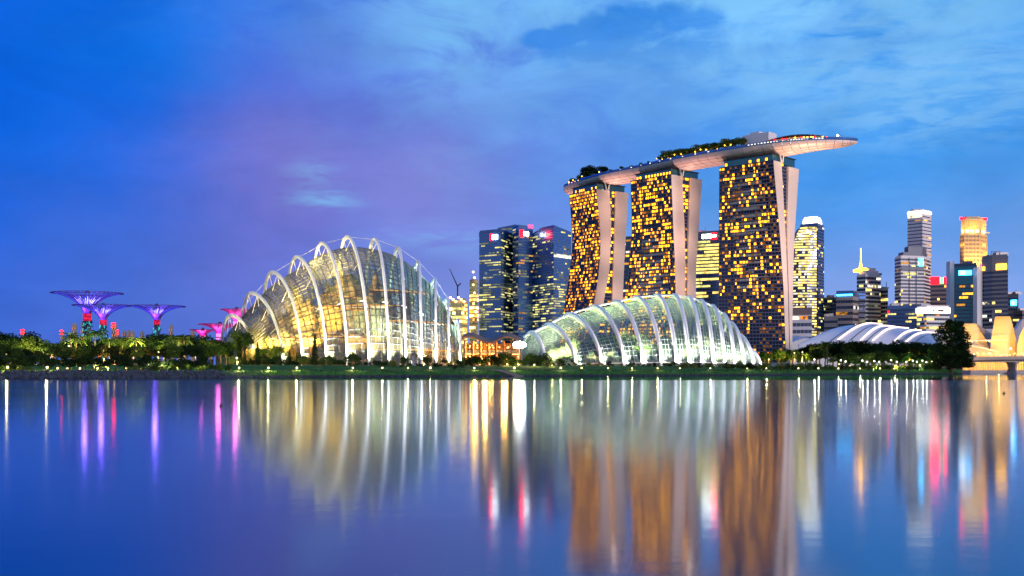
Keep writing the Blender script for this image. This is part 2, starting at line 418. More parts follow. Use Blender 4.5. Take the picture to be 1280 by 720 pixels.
t_.links.new(b.noise(b.xyz(b.m('MULTIPLY', se.outputs[0], .35), b.m('MULTIPLY', se.outputs[1], .5), 0.), 1., 3, .55), bp.inputs['Height'])
rip = b.n('ShaderNodeBump'); b.put(rip.inputs['Strength'], b.m('MULTIPLY', b.m('SUBTRACT', 1., calm), .035)); rip.inputs['Distance'].default_value = .05
t_.links.new(b.noise(b.xyz(b.m('MULTIPLY', se.outputs[0], .5), b.m('MULTIPLY', se.outputs[1], 1.9), 3.), 1., 4, .6, .3), rip.inputs['Height'])
t_.links.new(bp.outputs[0], rip.inputs['Normal'])
gl = b.n('ShaderNodeBsdfGlossy'); gl.inputs['Color'].default_value = (.74, .88, 1, 1); t_.links.new(rip.outputs[0], gl.inputs['Normal'])
for l in list(p.inputs['Roughness'].links): t_.links.new(l.from_socket, gl.inputs['Roughness'])
df = b.n('ShaderNodeBsdfDiffuse'); df.inputs[0].default_value = (0, .016, .075, 1)
fr = b.n('ShaderNodeFresnel'); fr.inputs[0].default_value = 2.0; t_.links.new(rip.outputs[0], fr.inputs['Normal'])
mx = b.n('ShaderNodeMixShader'); t_.links.new(fr.outputs[0], mx.inputs[0]); t_.links.new(df.outputs[0], mx.inputs[1]); t_.links.new(gl.outputs[0], mx.inputs[2])
t_.links.new(mx.outputs[0], t_.nodes['Material Output'].inputs['Surface'])
g = MB(); g.face([(-7000, -3000, 0), (7000, -3000, 0), (7000, 2000, 0), (-7000, 2000, 0)])
tag(g.build('water', m_), kind='structure')

# boulders of the revetment along the left bank and a few along the rest: far too many and small to count
rng = random.Random(11); g = MB()
def rock(c, s):
    vs, fs = [], []
    for k, (q, zz) in enumerate(((.55, -.5), (1, -.05), (.9, .35), (.4, .62))):
        for j in range(6):
            a = j*math.pi/3+k*.4; u = q*s*rng.uniform(.75, 1.2)
            vs.append((c[0]+u*math.cos(a), c[1]+u*math.sin(a), c[2]+zz*s*rng.uniform(.7, 1.1)))
    for k in range(3):
        for j in range(6): fs.append((k*6+j, k*6+(j+1) % 6, k*6+6+(j+1) % 6, k*6+6+j))
    fs += [(5, 4, 3, 2, 1, 0), (18, 19, 20, 21, 22, 23)]
    g.raw(vs, fs)
for i in range(1500):
    x = rng.uniform(-190, -80) if i < 1050 else rng.uniform(-85, 262)
    hi = 6.5 if x < -88 else 1.6
    if rng.random() < .25 and x < -88: hi = 7.5
    t0 = rng.uniform(-.2, hi); y = Ys(x)+t0
    rock((x, y, ground(x, y)+.05), rng.uniform(.3, .95)*(1 if x < -88 else .6))
tag(g.build('revetment_rocks', M['stone']), kind='stuff')
# reeds and rough grass on the slope
g = MB()
for i in range(5200):
    x = rng.uniform(-200, 258); t0 = rng.uniform(.6, 12); y = Ys(x)+t0
    if x < -88 and t0 < 7: continue
    z = ground(x, y); s = rng.uniform(.2, .55)*(1.3 if t0 < 2 else 1); a = rng.uniform(0, 6.3)
    for k in range(3):
        a += 2.1; d = s*.45
        g.face([(x-.12*math.sin(a), y+.12*math.cos(a), z-.05), (x+.12*math.sin(a), y-.12*math.cos(a), z-.05), (x+d*math.cos(a), y+d*math.sin(a), z+s)])
tag(g.build('bank_grass', M['leaf_mid']), kind='stuff')
# shoreline footpath on top of the bank
g = MB(); L_, R_ = [], []
for i in range(110):
    x = -190+i*4.1; y = Ys(x)+10.6
    L_.append((x, y, ground(x, y)+.05)); R_.append((x, y+2.6, ground(x, y+2.6)+.06))
for i in range(109): g.face([L_[i], L_[i+1], R_[i+1], R_[i]])
tag(g.build('footpath', M['paving']), kind='structure')
# concrete slipway down to the water below the pavilion
g = MB()
for k in range(9):
    t0 = 8.6-k*1.05; x = at(612, 462, 430).x+k*1.1; y = Ys(x)+t0
    g.box((x+2.2, y, ground(x, y)+.12), (3.2, 1.2, .3), .1)
slip = thing('slipway', 'grey concrete slipway running down the grass bank below the pavilion', 'slipway', (g.v[0][0], g.v[0][1], .3))
g.build('ramp', mat('wet_concrete', (.12, .12, .14), .7, var=.3, scale=1.), slip)
# ================================================================== the hotel: three towers and the sky park
def plane_hit(px, py, C, nrm):
    r = Vector(((px-640)/F, 1, (HY-py)/F)); c0 = Vector((0, 0, H))
    return c0+r*((Vector(C)-c0).dot(nrm)/r.dot(nrm))
def prof(tab, C, nrm):
    pts = sorted([plane_hit(px, py, C, nrm) for py, px in tab], key=lambda v: v.z)
    tx = [(p.z, p.x) for p in pts]; ty = [(p.z, p.y) for p in pts]
    return lambda z: Vector((interp(tx, z), interp(ty, z), z))
HT = [
 dict(px=768, Y=1216, d=(.57, -.82), far_px=712.5, far_py=247, floors=52, cols=19, lit=.50, pal=('lit_amber', 'lit_dim', 'lit_dim', 'lit_gold'), lo=3,
  Al=[(239, 745.5), (265, 748.5), (291, 750.5), (315, 750.5), (338, 749), (373, 744), (456, 726)],
  Ar=[(239, 762), (265, 763.4), (291, 764), (338, 762), (373, 755.5), (456, 741)],
  Fl=[(247, 712.5), (270, 714.5), (291, 716), (315, 715.5), (338, 713), (385, 706), (456, 690)],
  Bl=[(239, 770), (291, 768.5), (373, 766), (456, 764)], Br=[(239, 785.7), (291, 782.6), (330, 780.4), (373, 778.6), (456, 776)],
  label='farthest hotel tower of three, its curved legs splaying behind the low dome'),
 dict(px=862, Y=1130, d=(.66, -.75), far_px=789, far_py=230, floors=52, cols=20, lit=.48, pal=('lit_amber', 'lit_amber', 'lit_gold', 'lit_dim'), lo=3,
  Al=[(222, 839.3), (290, 842), (330, 844), (370, 844.7), (456, 842)], Ar=[(222, 853), (290, 856), (330, 857), (370, 856.5), (456, 855)],
  Fl=[(230, 789), (260, 790), (290, 790.4), (340, 786.5), (371, 781.5), (456, 768)],
  Bl=[(222, 863.6), (290, 861), (370, 859), (456, 858)], Br=[(222, 878), (290, 873), (370, 868.4), (456, 866)],
  label='middle hotel tower of three, many amber windows above the low dome'),
 dict(px=985, Y=1052, d=(.73, -.68), far_px=899.5, far_py=210, floors=56, cols=21, lit=.33, pal=('lit_amber', 'lit_amber', 'lit_gold', 'lit_dim'), lo=3,
  Al=[(205, 967), (288, 974.5), (360, 979.5), (432, 982), (456, 982.5)], Ar=[(205, 977), (288, 981.8), (330, 983.6), (360, 984.8), (432, 986.4), (456, 987)],
  Fl=[(210, 899.5), (330, 899), (440, 898), (456, 898)],
  Bl=[(208, 986), (260, 984.6), (288, 984), (330, 984.9), (360, 985.9), (432, 987.4), (456, 988)],
  Br=[(208, 999), (260, 995.5), (288, 993.5), (330, 991.8), (380, 991), (432, 990.4), (456, 990.4)],
  label='nearest hotel tower of three, right of the low dome, legs leaning together'),
]
qw = bpy.data.meshes.new('window')
TOPS = []
for hi, T in enumerate(HT):
    rng = random.Random(20+hi)
    d = Vector((T['d'][0], T['d'][1], 0)).normalized(); C = at(T['px'], 455, T['Y'])
    w_ = Vector((-d.y, d.x, 0));  w_ = w_ if w_.y > 0 else -w_        # away from the camera
    # length of the slab so that its far end comes where the photograph has it
    p0 = prof(T['Al'], C, d)(170); L = 20
    for k in range(2000):
        if px_of(p0-d*L) <= T['far_px']: break
        L += .1
    CF = C-d*L
    Al, Ar, Bl, Br = [prof(T[k], C, d) for k in ('Al', 'Ar', 'Bl', 'Br')]
    Fl = prof(T['Fl'], CF, d)
    zt = plane_hit(T['px'], T['Al'][0][0], C, d).z; ztB = plane_hit(T['px'], T['Bl'][0][0], C, d).z
    root = thing('hotel_tower', T['label'], 'hotel tower', (C.x, C.y, 3), 'hotel towers carrying the sky park')
    zs = [3+(zt-3)*i/26 for i in range(27)]
    # concrete end walls of the two legs, each a slab running back the length of the tower
    g = MB(); g.loft([[Al(z), Ar(z), Ar(z)-d*L, Fl(z)] for z in zs]); g.build('front_leg', M['pale_concrete'], root)
    g = MB(); zb = [3+(ztB-3)*i/26 for i in range(27)]
    g.loft([[Bl(z), Br(z), Br(z)-d*L, Bl(z)-d*L] for z in zb]); g.build('rear_leg', M['pale_concrete'], root)
    # glazed garden face: floor edges and fins over dark glass
    nF, nC = T['floors'], T['cols']; z0 = 9.; dzf = (zt-z0)/nF
    nrm = (Fl(100)-Al(100)).cross(Vector((0, 0, 1))).normalized(); nrm = nrm if nrm.y < 0 else -nrm
    def P(i, j, out=0., ins=.0):
        z = z0+dzf*i
        a = Al(z); f_ = Fl(z); return a.lerp(f_, ins+(1-ins*2)*j/nC)+nrm*out
    g = MB()
    for i in range(nF): g.face([P(i, 0, .25), P(i, nC, .25), P(i+1, nC, .25), P(i+1, 0, .25)])
    face = g.build('glazing', M['hotel_glass'], root)
    g = MB()
    for i in range(nF+1):
        a, b_ = P(i, -.05, .2), P(i, nC+.05, .2); o_ = nrm*.9; u = Vector((0, 0, .62))
        g.loft([[a, a+o_, a+o_+u, a+u], [b_, b_+o_, b_+o_+u, b_+u]])
    g.build('floor_edges', M['slab_edge'], root)
    g = MB()
    for j in range(nC+1):
        g.loft([[P(i, j-.022, .2), P(i, j-.022, .6), P(i, j+.022, .6), P(i, j+.022, .2)] for i in range(0, nF+1, 2)])
    g.build('fins', M['slab_edge'], root)
    # lit rooms
    lit = []
    clus = [[rng.random() for _ in range(nC+4)] for _ in range(nF+4)]
    for i in range(T['lo']-3, nF):
        for j in range(nC):
            nb = (clus[i][j]+clus[i+1][j]+clus[i+1][j+1]+clus[i][j+1]+clus[(i//5)*5 % nF][(j//4)*3 % nC])/5
            low = i < nF*.2
            k = T['lit']*(1.45 if low and hi < 2 else .55 if low else 1.0)*(1.5 if hi == 0 and i > nF*.9 else 1)
            if nb*.75+rng.random()*.5 > 1.0-k*.78: lit.append((i, j))
    rng.shuffle(lit); lit.sort(key=lambda q: 0 if q[0] > nF*.42 else 1)
    rest = MB(); rm = [M[k] for k in ('lit_amber', 'lit_gold', 'lit_dim', 'lit_low')]; on = set(lit)
    for i in range(nF):
        for j in range(nC):
            if (i, j) not in on and rng.random() < .32: rest.face([P(i+.3, j+.15, .30), P(i+.3, j+.85, .30), P(i+.85, j+.85, .30), P(i+.85, j+.15, .30)], 3)
    for n_, (i, j) in enumerate(lit):
        q = [P(i+.27, j+.13, .30), P(i+.27, j+.87, .30), P(i+.88, j+.87, .30), P(i+.88, j+.13, .30)]
        if rng.random() < .25: q = [P(i+.27, j+.13, .30), P(i+.27, j+.5, .30), P(i+.88, j+.5, .30), P(i+.88, j+.13, .30)]
        mn = rng.choice(T['pal'])
        if n_ < 100:
            gg = MB(); gg.face(q); gg.build('window', M[mn], root)
        else: rest.face(q, ('lit_amber', 'lit_gold', 'lit_dim').index(mn))
    if rest.f: tag(rest.build('lit_windows', rm, root), kind='stuff')
    # recessed glass atrium between the legs, with its own lights
    g = MB(); back = -d*2.2
    for z1, z2 in zip(zb[3:], zb[4:]):
        g.face([Ar(z1)+back, Bl(z1)+back, Bl(z2)+back, Ar(z2)+back])
    for i in range(nF):
        z = z0+dzf*i; a, b_ = Ar(z)+back*.6, Bl(z)+back*.6
        if (b_-a).length > 1.5 and (b_-a).dot(w_) > 0: g.loft([[a, a+Vector((0, 0, .5)), a+Vector((0, 0, .5))+back*.4, a+back*.4], [b_, b_+Vector((0, 0, .5)), b_+Vector((0, 0, .5))+back*.4, b_+back*.4]], mi=1)
    g.build('atrium_glazing', [M['hotel_glass'], M['slab_edge']], root)
    g = MB()
    for i in range(1, nF):
        z1, z2 = z0+dzf*(i+.28), z0+dzf*(i+.85); wd = (Bl(z1)-Ar(z1)).dot(w_)
        if wd < 2.5: continue
        for k in range(2):
            if rng.random() < (.5 if hi < 2 else .22):
                a0, a1 = (.12, .48) if k == 0 else (.54, .9); o_ = -d*1.9
                l_ = lambda z, s: Ar(z).lerp(Bl(z), s)+o_
                g.face([l_(z1, a0), l_(z1, a1), l_(z2, a1), l_(z2, a0)], rng.choice((0, 0, 1)))
    tag(g.build('atrium_lights', [M['lit_amber'], M['lit_orange']], root), kind='stuff')
    # set-back glass storeys under the sky park
    A0, B0 = Al(zt), Br(zt); wid = (B0-A0).length
    def ring(z, i1, i2, i3): 
        a = Vector((A0.x, A0.y, z)); b_ = Vector((B0.x, B0.y, z)); ww = (b_-a).normalized()
        return [a+ww*i1-d*i2, b_-ww*i1-d*i2, b_-ww*i1-d*(L-i3), a+ww*i1-d*(L-i3)]
    g = MB(); g.loft([ring(zt-.5, 3, 3, 5), ring(zt+6.2, 3, 3, 5)]); g.loft([ring(zt+6.2, 2, 2, 4), ring(zt+7, 2, 2, 4)], mi=1)
    crown = g.build('crown', [M['teal_glass'], M['dark_metal']], root)
    g = MB(); r0 = ring(zt+1.2, 2.9, 2.9, 4.9); r1 = ring(zt+3.6, 2.9, 2.9, 4.9)
    for k in range(12):
        if rng.random() < (.7 if hi < 2 else .25):
            a, b_ = r0[0].lerp(r0[3], k/12+.015), r0[0].lerp(r0[3], k/12+.06); e, f_ = r1[0].lerp(r1[3], k/12+.06), r1[0].lerp(r1[3], k/12+.015)
            g.face([a, b_, e, f_])
    build_each(g, 'crown_light', M['lit_amber'], crown)
    TOPS.append((C, d, w_, L, zt, Al, Br, root))
    # V struts carrying the sky park
    g = MB()
    m0 = (A0+B0)/2
    for s in (-1, 1):
        b0 = Vector((m0.x, m0.y, zt+.5))-d*1.5-w_*6
        g.tube([b0+w_*s*1.2, b0+w_*s*2.4+Vector((0, 0, 5)), b0+w_*s*5+Vector((0, 0, 9.5))], [.9, .7, .5], 6)
    g.build('strut', M['white_steel'], root)
    # architectural uplighting of the hull from the roof
    point(root, m0-d*(L*.30)-w_*14+Vector((0, 0, 2.0)), 1600, (1, .6, .62), 2.0, 'uplight')
    point(root, m0+d*6-w_*3+Vector((0, 0, 1.2)), 1600, (1, .7, .52), 2.0, 'uplight')
    # floodlights on the end walls, from the podium
    if hi < 2:                                        # unseen floods added in the gap wash the end walls evenly
        for hz_ in (80, 125, 168):
            b0 = Vector((m0.x, m0.y, hz_))+d*27-w_*5; spot(root, b0, b0-d*27+Vector((0, 0, -6)), (27000, 27000, 23000)[(80, 125, 168).index(hz_)], (1, .60, .45), 130, 1.5, .8, 'floodlamp')
    else:
      for zz_, tz, pw in ((8, -35, 520000), (8, -120, 130000)): spot(root, m0+d*78-w_*14+Vector((0, 0, -(zt-zz_))), m0+Vector((0, 0, tz)), pw, (1, .56, .42), 62, 2., 1., 'floodlamp')

# ---- sky park: a long hull lying across the three towers
cen = [at(717, 462, 1304), at(738, 462, 1262), at(768, 462, 1216), at(815, 462, 1170), at(858, 462, 1128), at(912, 462, 1088), at(972, 462, 1052), at(1020, 462, 1034), at(1072, 462, 1026)]
ZR = 206.5
NS = 84
def sk(s):
    p = spline(cen, s); q = spline(cen, min(1, s+.01))-spline(cen, max(0, s-.01)); q.z = 0; q.normalize()
    n_ = Vector((-q.y, q.x, 0)); n_ = n_ if n_.y > 0 else -n_
    hw = 19.5
    if s < .07: hw *= math.sqrt(max(.02, 1-((.07-s)/.07)**2))*.75+.25
    if s > .70: hw *= max(.02, 1-((s-.70)/.30)**2.0)**.62
    return p, q, n_, hw
root = thing('sky_park', 'long boat-shaped roof deck lying across the tops of three hotel towers', 'roof deck', (cen[4].x, cen[4].y, ZR), None)
def hull_ring(s, k0=0):
    p, q, n_, hw = sk(s); dep = 8.6*(hw/19.5)**.8*(1+.10*math.sin(s*19.5+.4))
    out = []
    for i in range(17):
        a = math.pi*i/16
        out.append(Vector((p.x, p.y, 0))-n_*hw*math.cos(a)+Vector((0, 0, ZR-.9-dep*max(0, math.sin(a))**.75)))
    return out
rings = [hull_ring(i/NS) for i in range(NS+1)]
g = MB(); g.loft(rings, closed=False); g.build('hull', M['hull'], root, smooth=True)
g = MB()                                              # seams between hull panels
for i in range(2, NS-1, 2): g.tube([v-Vector((0, 0, .02)) for v in rings[i][:14]], .2, 4)
for k in (3, 5, 7): g.tube([rings[i][k]-Vector((0, 0, .02)) for i in range(NS)], .2, 4)
g.build('panel_seams', M['grey_metal'], root)
g = MB()
for sgn in (-1, 1):
    a, b_, c_ = [], [], []
    for i in range(NS+1):
        p, q, n_, hw = sk(i/NS); e = Vector((p.x, p.y, ZR))+n_*hw*sgn
        a.append([e+Vector((0, 0, -.9)), e+n_*sgn*.35+Vector((0, 0, -.5)), e+n_*sgn*.2+Vector((0, 0, 1.6)), e-n_*sgn*.3+Vector((0, 0, 1.6)), e-n_*sgn*.3+Vector((0, 0, -.9))])
    g.loft(a)
g.build('parapet', M['blue_glass'], root)
g = MB()
for i in range(NS):
    p, q, n_, hw = sk(i/NS); p2, q2, n2, h2 = sk((i+1)/NS)
    u = Vector((0, 0, ZR-.1))
    f2 = lambda p, n_, h, s_: Vector((p.x, p.y, 0))+n_*h*s_+u
    g.face([f2(p, n_, hw, -1), f2(p2, n2, h2, -1), f2(p2, n2, h2, 1), f2(p, n_, hw, 1)])
g.build('deck', M['paving'], root)
def onsk(s, off, z=0.):
    p, q, n_, hw = sk(s); return Vector((p.x, p.y, ZR+z))+n_*off, math.atan2(q.y, q.x)
# strip of small lights under the restaurant terrace and along the rim
for (s0, s1, n_, z, mn) in ((.70, .90, 26, .45, 'lit_white'), (.30, .62, 9, .5, 'lit_white'), (.08, .16, 4, .4, 'lit_gold')):
    g = MB()
    for k in range(n_):
        s = s0+(s1-s0)*(k+.5)/n_; p, a = onsk(s, -sk(s)[3]-.3, z); g.box(p, (1.5, .5, .8), a)
    build_each(g, 'rim_light', M[mn], root)
# low terrace roofs and pool edge along the deck
g = MB(); gl = MB()
for k in range(26):
    s = .22+k*.0135
    if k % 5 == 4: continue
    p, a = onsk(s, -12, 2.6); g.box(p, (4.4, 6, .5), a); g.box(p+Vector((0, 0, -1.4)), (.5, 5, 2.4), a)
    p, a = onsk(s, -14.8, 1.6)
    gl.box(p, (3.0, .3, .7), a, mi=k % 2)
build_each(g, 'terrace_roof', M['grey_metal'], root); build_each(gl, 'terrace_light', [M['lit_white'], M['lit_gold']], root)
# lift house and restaurant
LS = .70
p, a = onsk(LS, 1, 6.5); g = MB(); g.box(p, (28, 14, 13), a); g.box(p+Vector((-2, 1, 7.6)), (10, 8, 2.4), a); g.box(p+Vector((9, -2, 6.9)), (5, 4, 1), a)
lift = g.build('lift_house', M['tower_white'], root)
g = MB(); g.box(onsk(LS-.008, -3.7, 3.5)[0], (7, .5, 7), a); g.build('lift_door', M['dark_metal'], lift)
g = MB()
for k in (-1, 1): g.ball(p+Vector((math.cos(a)*12*k, math.sin(a)*12*k, 5.9)), .6)
build_each(g, 'beacon', M['glow_pink'], lift)
g = MB(); rr = []
for k in range(19):
    s = .735+k*.0095; h_ = 2.2+4.2*math.sin(math.pi*(k+.6)/19.5)**.7
    p, q, n_, hw = sk(s); rr.append([Vector((p.x, p.y, ZR+h_))+n_*o_+Vector((0, 0, z)) for o_, z in ((-hw*.82, -.8), (-hw*.4, .25), (hw*.2, .5), (hw*.2, .1), (-hw*.4, -.2), (-hw*.82, -1.1))])
g.loft(rr); rest = g.build('restaurant_roof', M['dark_metal'], root)
g = MB()
rng = random.Random(5)
for k in range(34):
    s = .735+k*.0052; hw = sk(s)[3]; p, a = onsk(s, -hw*.72, 1.9+.9*math.sin(k*.095)); g.box(p, (1.2, .5, rng.uniform(.8, 1.8)), a, mi=rng.choice((0, 0, 1, 2)))
build_each(g, 'restaurant_light', [M['lit_orange'], M['glow_gold'], M['glow_red']], rest)
g = MB(); p, a = onsk(.945, 0, 0); g.tube([p, p+Vector((0, 0, 9))], [.35, .15], 6); g.tube([p+Vector((-3, 0, 5)), p+Vector((3, 0, 5))], .15, 5)
mast = g.build('mast', M['grey_metal'], root)
g = MB(); g.ball(p+Vector((-1.5, -.5, 5)), .9); g.build('mast_light', M['glow_white'], mast)
g = MB()
for k in range(40):
    s = .90+k*.0024; hw = sk(s)[3]
    for o_ in (-1, 1):
        p, a = onsk(s, hw*o_*.95, 1.4); g.box(p, (.15, .15, 2.8), a)
g.build('railing', M['grey_metal'], root)
for s in (.05, .07, .10, .125, .155, .20, .24, .44, .46, .48, .50, .52, .54, .56, .575, .59, .605, .62, .64, .655):
    p, a = onsk(s, -16.5, 3.2+1.5*math.sin(s*90)); point(root, p, 9000, (1, .62, .10), .5, 'deck_lamp')
    g = MB(); g.ball(p, .5, 8, 6, 1); g.tube([p+Vector((0, 0, -3.5)), p], .12, 5); g.build('deck_lamp', [M['dark_metal'], M['glow_gold']], root)
for s in ():
    pass
TIP = onsk(.93, 0, -4)[0]
C, d, w_, L, zt, Al, Br, r3 = TOPS[2]
spot(r3, Br(zt)+Vector((0, 0, .5))+d*1.5, TIP, 14000, (1, .62, .42), 80, 2., 1., 'uplight')
for s, pw, c_ in ((.025, 1.6, (1, .50, .48)), (.25, 1.9, (1, .52, .45)), (.31, 1.5, (1, .52, .45)), (.49, 1.9, (1, .52, .45)), (.55, 1.7, (1, .52, .48)), (.80, 1.2, (1, .55, .36)), (.9, 1.2, (1, .52, .34))):
    tgt = onsk(s, -8, -6)[0]; p, q, n_, hw = sk(s); loc = Vector((p.x, p.y, 6))-n_*22
    spot(root, loc, tgt, pw*1.0e6, c_, 30, 2., 1., 'floodlamp')
# ================================================================== plants: one mesh set of each kind, then individuals
def leaves(g, c, r, n, size, rng, flat=.0, mi=0):
    "leaf sprays through a lumpy volume"
    for _ in range(n):
        v = Vector((rng.gauss(0, 1), rng.gauss(0, 1), rng.gauss(0, 1)))
        if v.length < .01: continue
        v.normalize(); q = rng.uniform(.35, 1.08)**.6
        p = Vector(c)+Vector((v.x*r[0], v.y*r[1], v.z*r[2]))*q
        u = Vector((rng.gauss(0, 1), rng.gauss(0, 1), rng.gauss(0, 1)*.6)).normalized()
        w2 = u.cross(v+Vector((rng.gauss(0, .6), rng.gauss(0, .6), .5))).normalized()
        s = size*rng.uniform(.6, 1.35)
        g.face([p-u*s*.5, p+w2*s*.42, p+u*s*.6, p-w2*s*.38], mi)
PLANTS = {}
def proto(name, parts): PLANTS[name] = parts          # parts: [(part name, mesh)]
def mesh_of(g, name, m_, smooth=False):
    me = bpy.data.meshes.new(name); me.from_pydata(g.v, [], g.f); me.materials.append(m_); me.update(); return me
rng = random.Random(3)
for k in range(4):                                    # spreading broadleaf, 10 m
    g = MB(); t = MB(); hgt = 10
    t.tube([(0, 0, -.5), (.1, 0, 1.5), (rng.uniform(-.3, .3), .1, 3.6), (0, 0, 6)], [.32, .24, .2, .1], 7)
    for i in range(9 if k % 2 else 7):
        a = i*2.4+k; rad = rng.uniform(.8, 3.1); z = rng.uniform(4.2, 8.6); c = (rad*math.cos(a), rad*math.sin(a), z)
        rr = rng.uniform(1.1, 2.0); leaves(g, c, (rr*1.15, rr*1.15, rr*.8), int(95*rr), .62, rng)
        t.tube([(0, 0, 2.6+.2*i), (c[0]*.5, c[1]*.5, (z+3)/2+.3), c], [.12, .08, .03], 5)
    leaves(g, (0, 0, 6.6), (3.4, 3.4, 2.6), 300, .6, rng)
    proto('broad%d' % k, [('trunk', mesh_of(t, 'trunk', M['bark'])), ('crown', mesh_of(g, 'crown', M['leaf_dark']))])
for k in range(3):                                    # low, dense, rounded tree, 5 m
    g = MB(); t = MB()
    t.tube([(0, 0, -.4), (.05, 0, .9), (0, .1, 2.4)], [.16, .12, .06], 6)
    for i in range(7):
        a = i*2.1+k; rad = rng.uniform(.4, 1.6); rr = rng.uniform(.8, 1.3)
        leaves(g, (rad*math.cos(a), rad*math.sin(a), rng.uniform(2.0, 3.6)), (rr*1.2, rr*1.2, rr), int(110*rr), .42, rng)
    for a in (0, 2, 4): t.tube([(0, 0, 1.2), (math.cos(a)*.9, math.sin(a)*.9, 2.6)], [.07, .03], 5)
    proto('round%d' % k, [('trunk', mesh_of(t, 'trunk', M['bark'])), ('crown', mesh_of(g, 'crown', M['leaf_dark']))])
for k in range(3):                                    # palm, 10 m
    g = MB(); t = MB(); lean = rng.uniform(-.5, .5)
    t.tube([(0, 0, -.5), (lean*.3, 0, 3), (lean*.7, .1, 6), (lean, .1, 8.4)], [.24, .18, .15, .13], 7)
    for i in range(17):
        a = i*2.4+rng.uniform(-.2, .2); el_ = rng.uniform(-.35, 1.1); ln = rng.uniform(2.3, 3.1); prev = None; pts = []
        for q in range(6):
            u = q/5; pts.append(Vector((lean+math.cos(a)*ln*u*math.cos(el_*(1-u*.7)), .1+math.sin(a)*ln*u*math.cos(el_*(1-u*.7)), 8.4+ln*(math.sin(el_)*u-.55*u*u))))
        side = Vector((-math.sin(a), math.cos(a), 0))
        for q in range(5):
            wd = (.16, .42, .5, .42, .26)[q]; d1 = pts[q+1]-pts[q]
            for sg in (-1, 1):
                for h2 in (0, .5):
                    b0 = pts[q]+d1*h2
                    g.face([b0, b0+d1*.45, b0+d1*.75+side*sg*wd+Vector((0, 0, -.28)), b0+d1*.4+side*sg*wd*1.05+Vector((0, 0, -.3))])
    proto('palm%d' % k, [('trunk', mesh_of(t, 'trunk', M['bark'])), ('fronds', mesh_of(g, 'fronds', M['leaf_palm']))])
for k in range(2):                                    # narrow conifer, 10 m
    g = MB(); t = MB(); t.tube([(0, 0, -.4), (0, 0, 5), (0, 0, 9.4)], [.2, .12, .03], 6)
    for i in range(15):
        z = .8+i*.6; rr = 1.25*(1-(z/10.4)**1.4)*rng.uniform(.8, 1.15)+.12
        leaves(g, (rng.uniform(-.12, .12), rng.uniform(-.12, .12), z), (rr, rr, .55), int(30+70*rr), .36, rng)
    proto('cypress%d' % k, [('trunk', mesh_of(t, 'trunk', M['bark'])), ('crown', mesh_of(g, 'crown', M['leaf_dark']))])
for k in range(4):                                    # shrub, 2 m
    g = MB(); t = MB()
    for i in range(5): a = i*1.3; t.tube([(0, 0, -.2), (math.cos(a)*.3, math.sin(a)*.3, .6), (math.cos(a)*.6, math.sin(a)*.6, 1.3)], [.05, .04, .015], 4)
    for i in range(6):
        a = i*2.3+k; rad = rng.uniform(.2, .9); rr = rng.uniform(.4, .75)
        leaves(g, (rad*math.cos(a), rad*math.sin(a), rng.uniform(.45, 1.35)), (rr*1.2, rr*1.2, rr), int(70*rr)+16, .3, rng)
    proto('shrub%d' % k, [('stem', mesh_of(t, 'stem', M['bark'])), ('foliage', mesh_of(g, 'foliage', M['leaf_mid']))])
KIND = {'broad': ('broadleaf_tree', 'tree', 4), 'round': ('round_tree', 'tree', 3), 'palm': ('palm_tree', 'palm tree', 3),
        'cypress': ('conifer_tree', 'conifer', 2), 'shrub': ('shrub', 'shrub', 4)}
prng = random.Random(99)
def plant(kind, p, hgt, label, group, leaf=None, wide=1.):
    nm, cat, nv = KIND[kind]; base = {'broad': 9.4, 'round': 4.7, 'palm': 10., 'cypress': 10., 'shrub': 2.}[kind]
    r_ = thing(nm, label, cat, p, group); s = hgt/base
    r_.scale = (s*wide, s*wide, s); r_.rotation_euler = (0, 0, prng.uniform(0, 6.28))
    for pn, me in PLANTS['%s%d' % (kind, prng.randrange(nv))]:
        o = bpy.data.objects.new(pn, me); COL.objects.link(o); o.parent = r_
        if leaf and pn in ('crown', 'foliage', 'fronds'):
            o.material_slots[0].link = 'OBJECT'; o.material_slots[0].material = M[leaf]
    return r_
def row(kind, look, where, group, items, leaf=None, wide=1.):
    "items: (px, Y, top row in the photo); one individual each, described by its place in the row"
    items = sorted(items, key=lambda q: q[0])
    for i, it in enumerate(items):
        px, Y, top = it[:3]; x = (px-640)/F*Y; z = ground(x, Y)
        hgt = max(.8, H+(HY-top)/F*Y-z)
        lab = '%s %s from the left %s' % (ordinal(i), look, where)
        plant(kind, (x, Y, z-.05), hgt, lab, group, it[3] if len(it) > 3 else leaf, wide)
# ================================================================== the two glass conservatories
def sgn_pow(v, e): return math.copysign(abs(v)**e, v)
class Dome:
    def __init__(s, T, Fb, Bk, zg, nf, nb): s.T, s.F, s.B, s.zg, s.nf, s.nb = T, Fb, Bk, zg, nf, nb
    def at(s, u, t, out=0.):
        T, Fr, B = spline(s.T, u), spline(s.F, u), spline(s.B, u)
        a = math.pi*t; c, sn = math.cos(a), max(0., math.sin(a))
        n_ = s.nf if c >= 0 else s.nb
        hh, zz = abs(c)**(2/n_), sn**(2/n_)
        b_ = Fr if c >= 0 else B
        p = Vector((T.x, T.y, 0)).lerp(Vector((b_.x, b_.y, 0)), hh*(1+out*.0)); p.z = s.zg+(T.z-s.zg)*zz
        return p
def even_ts(D, u, n):
    "profile parameters spaced evenly along the arch"
    fine = [i/160 for i in range(161)]; P = [D.at(u, t) for t in fine]; acc = [0]
    for a, b_ in zip(P, P[1:]): acc.append(acc[-1]+(b_-a).length)
    return [interp(list(zip(acc, fine)), acc[-1]*i/n) for i in range(n+1)]
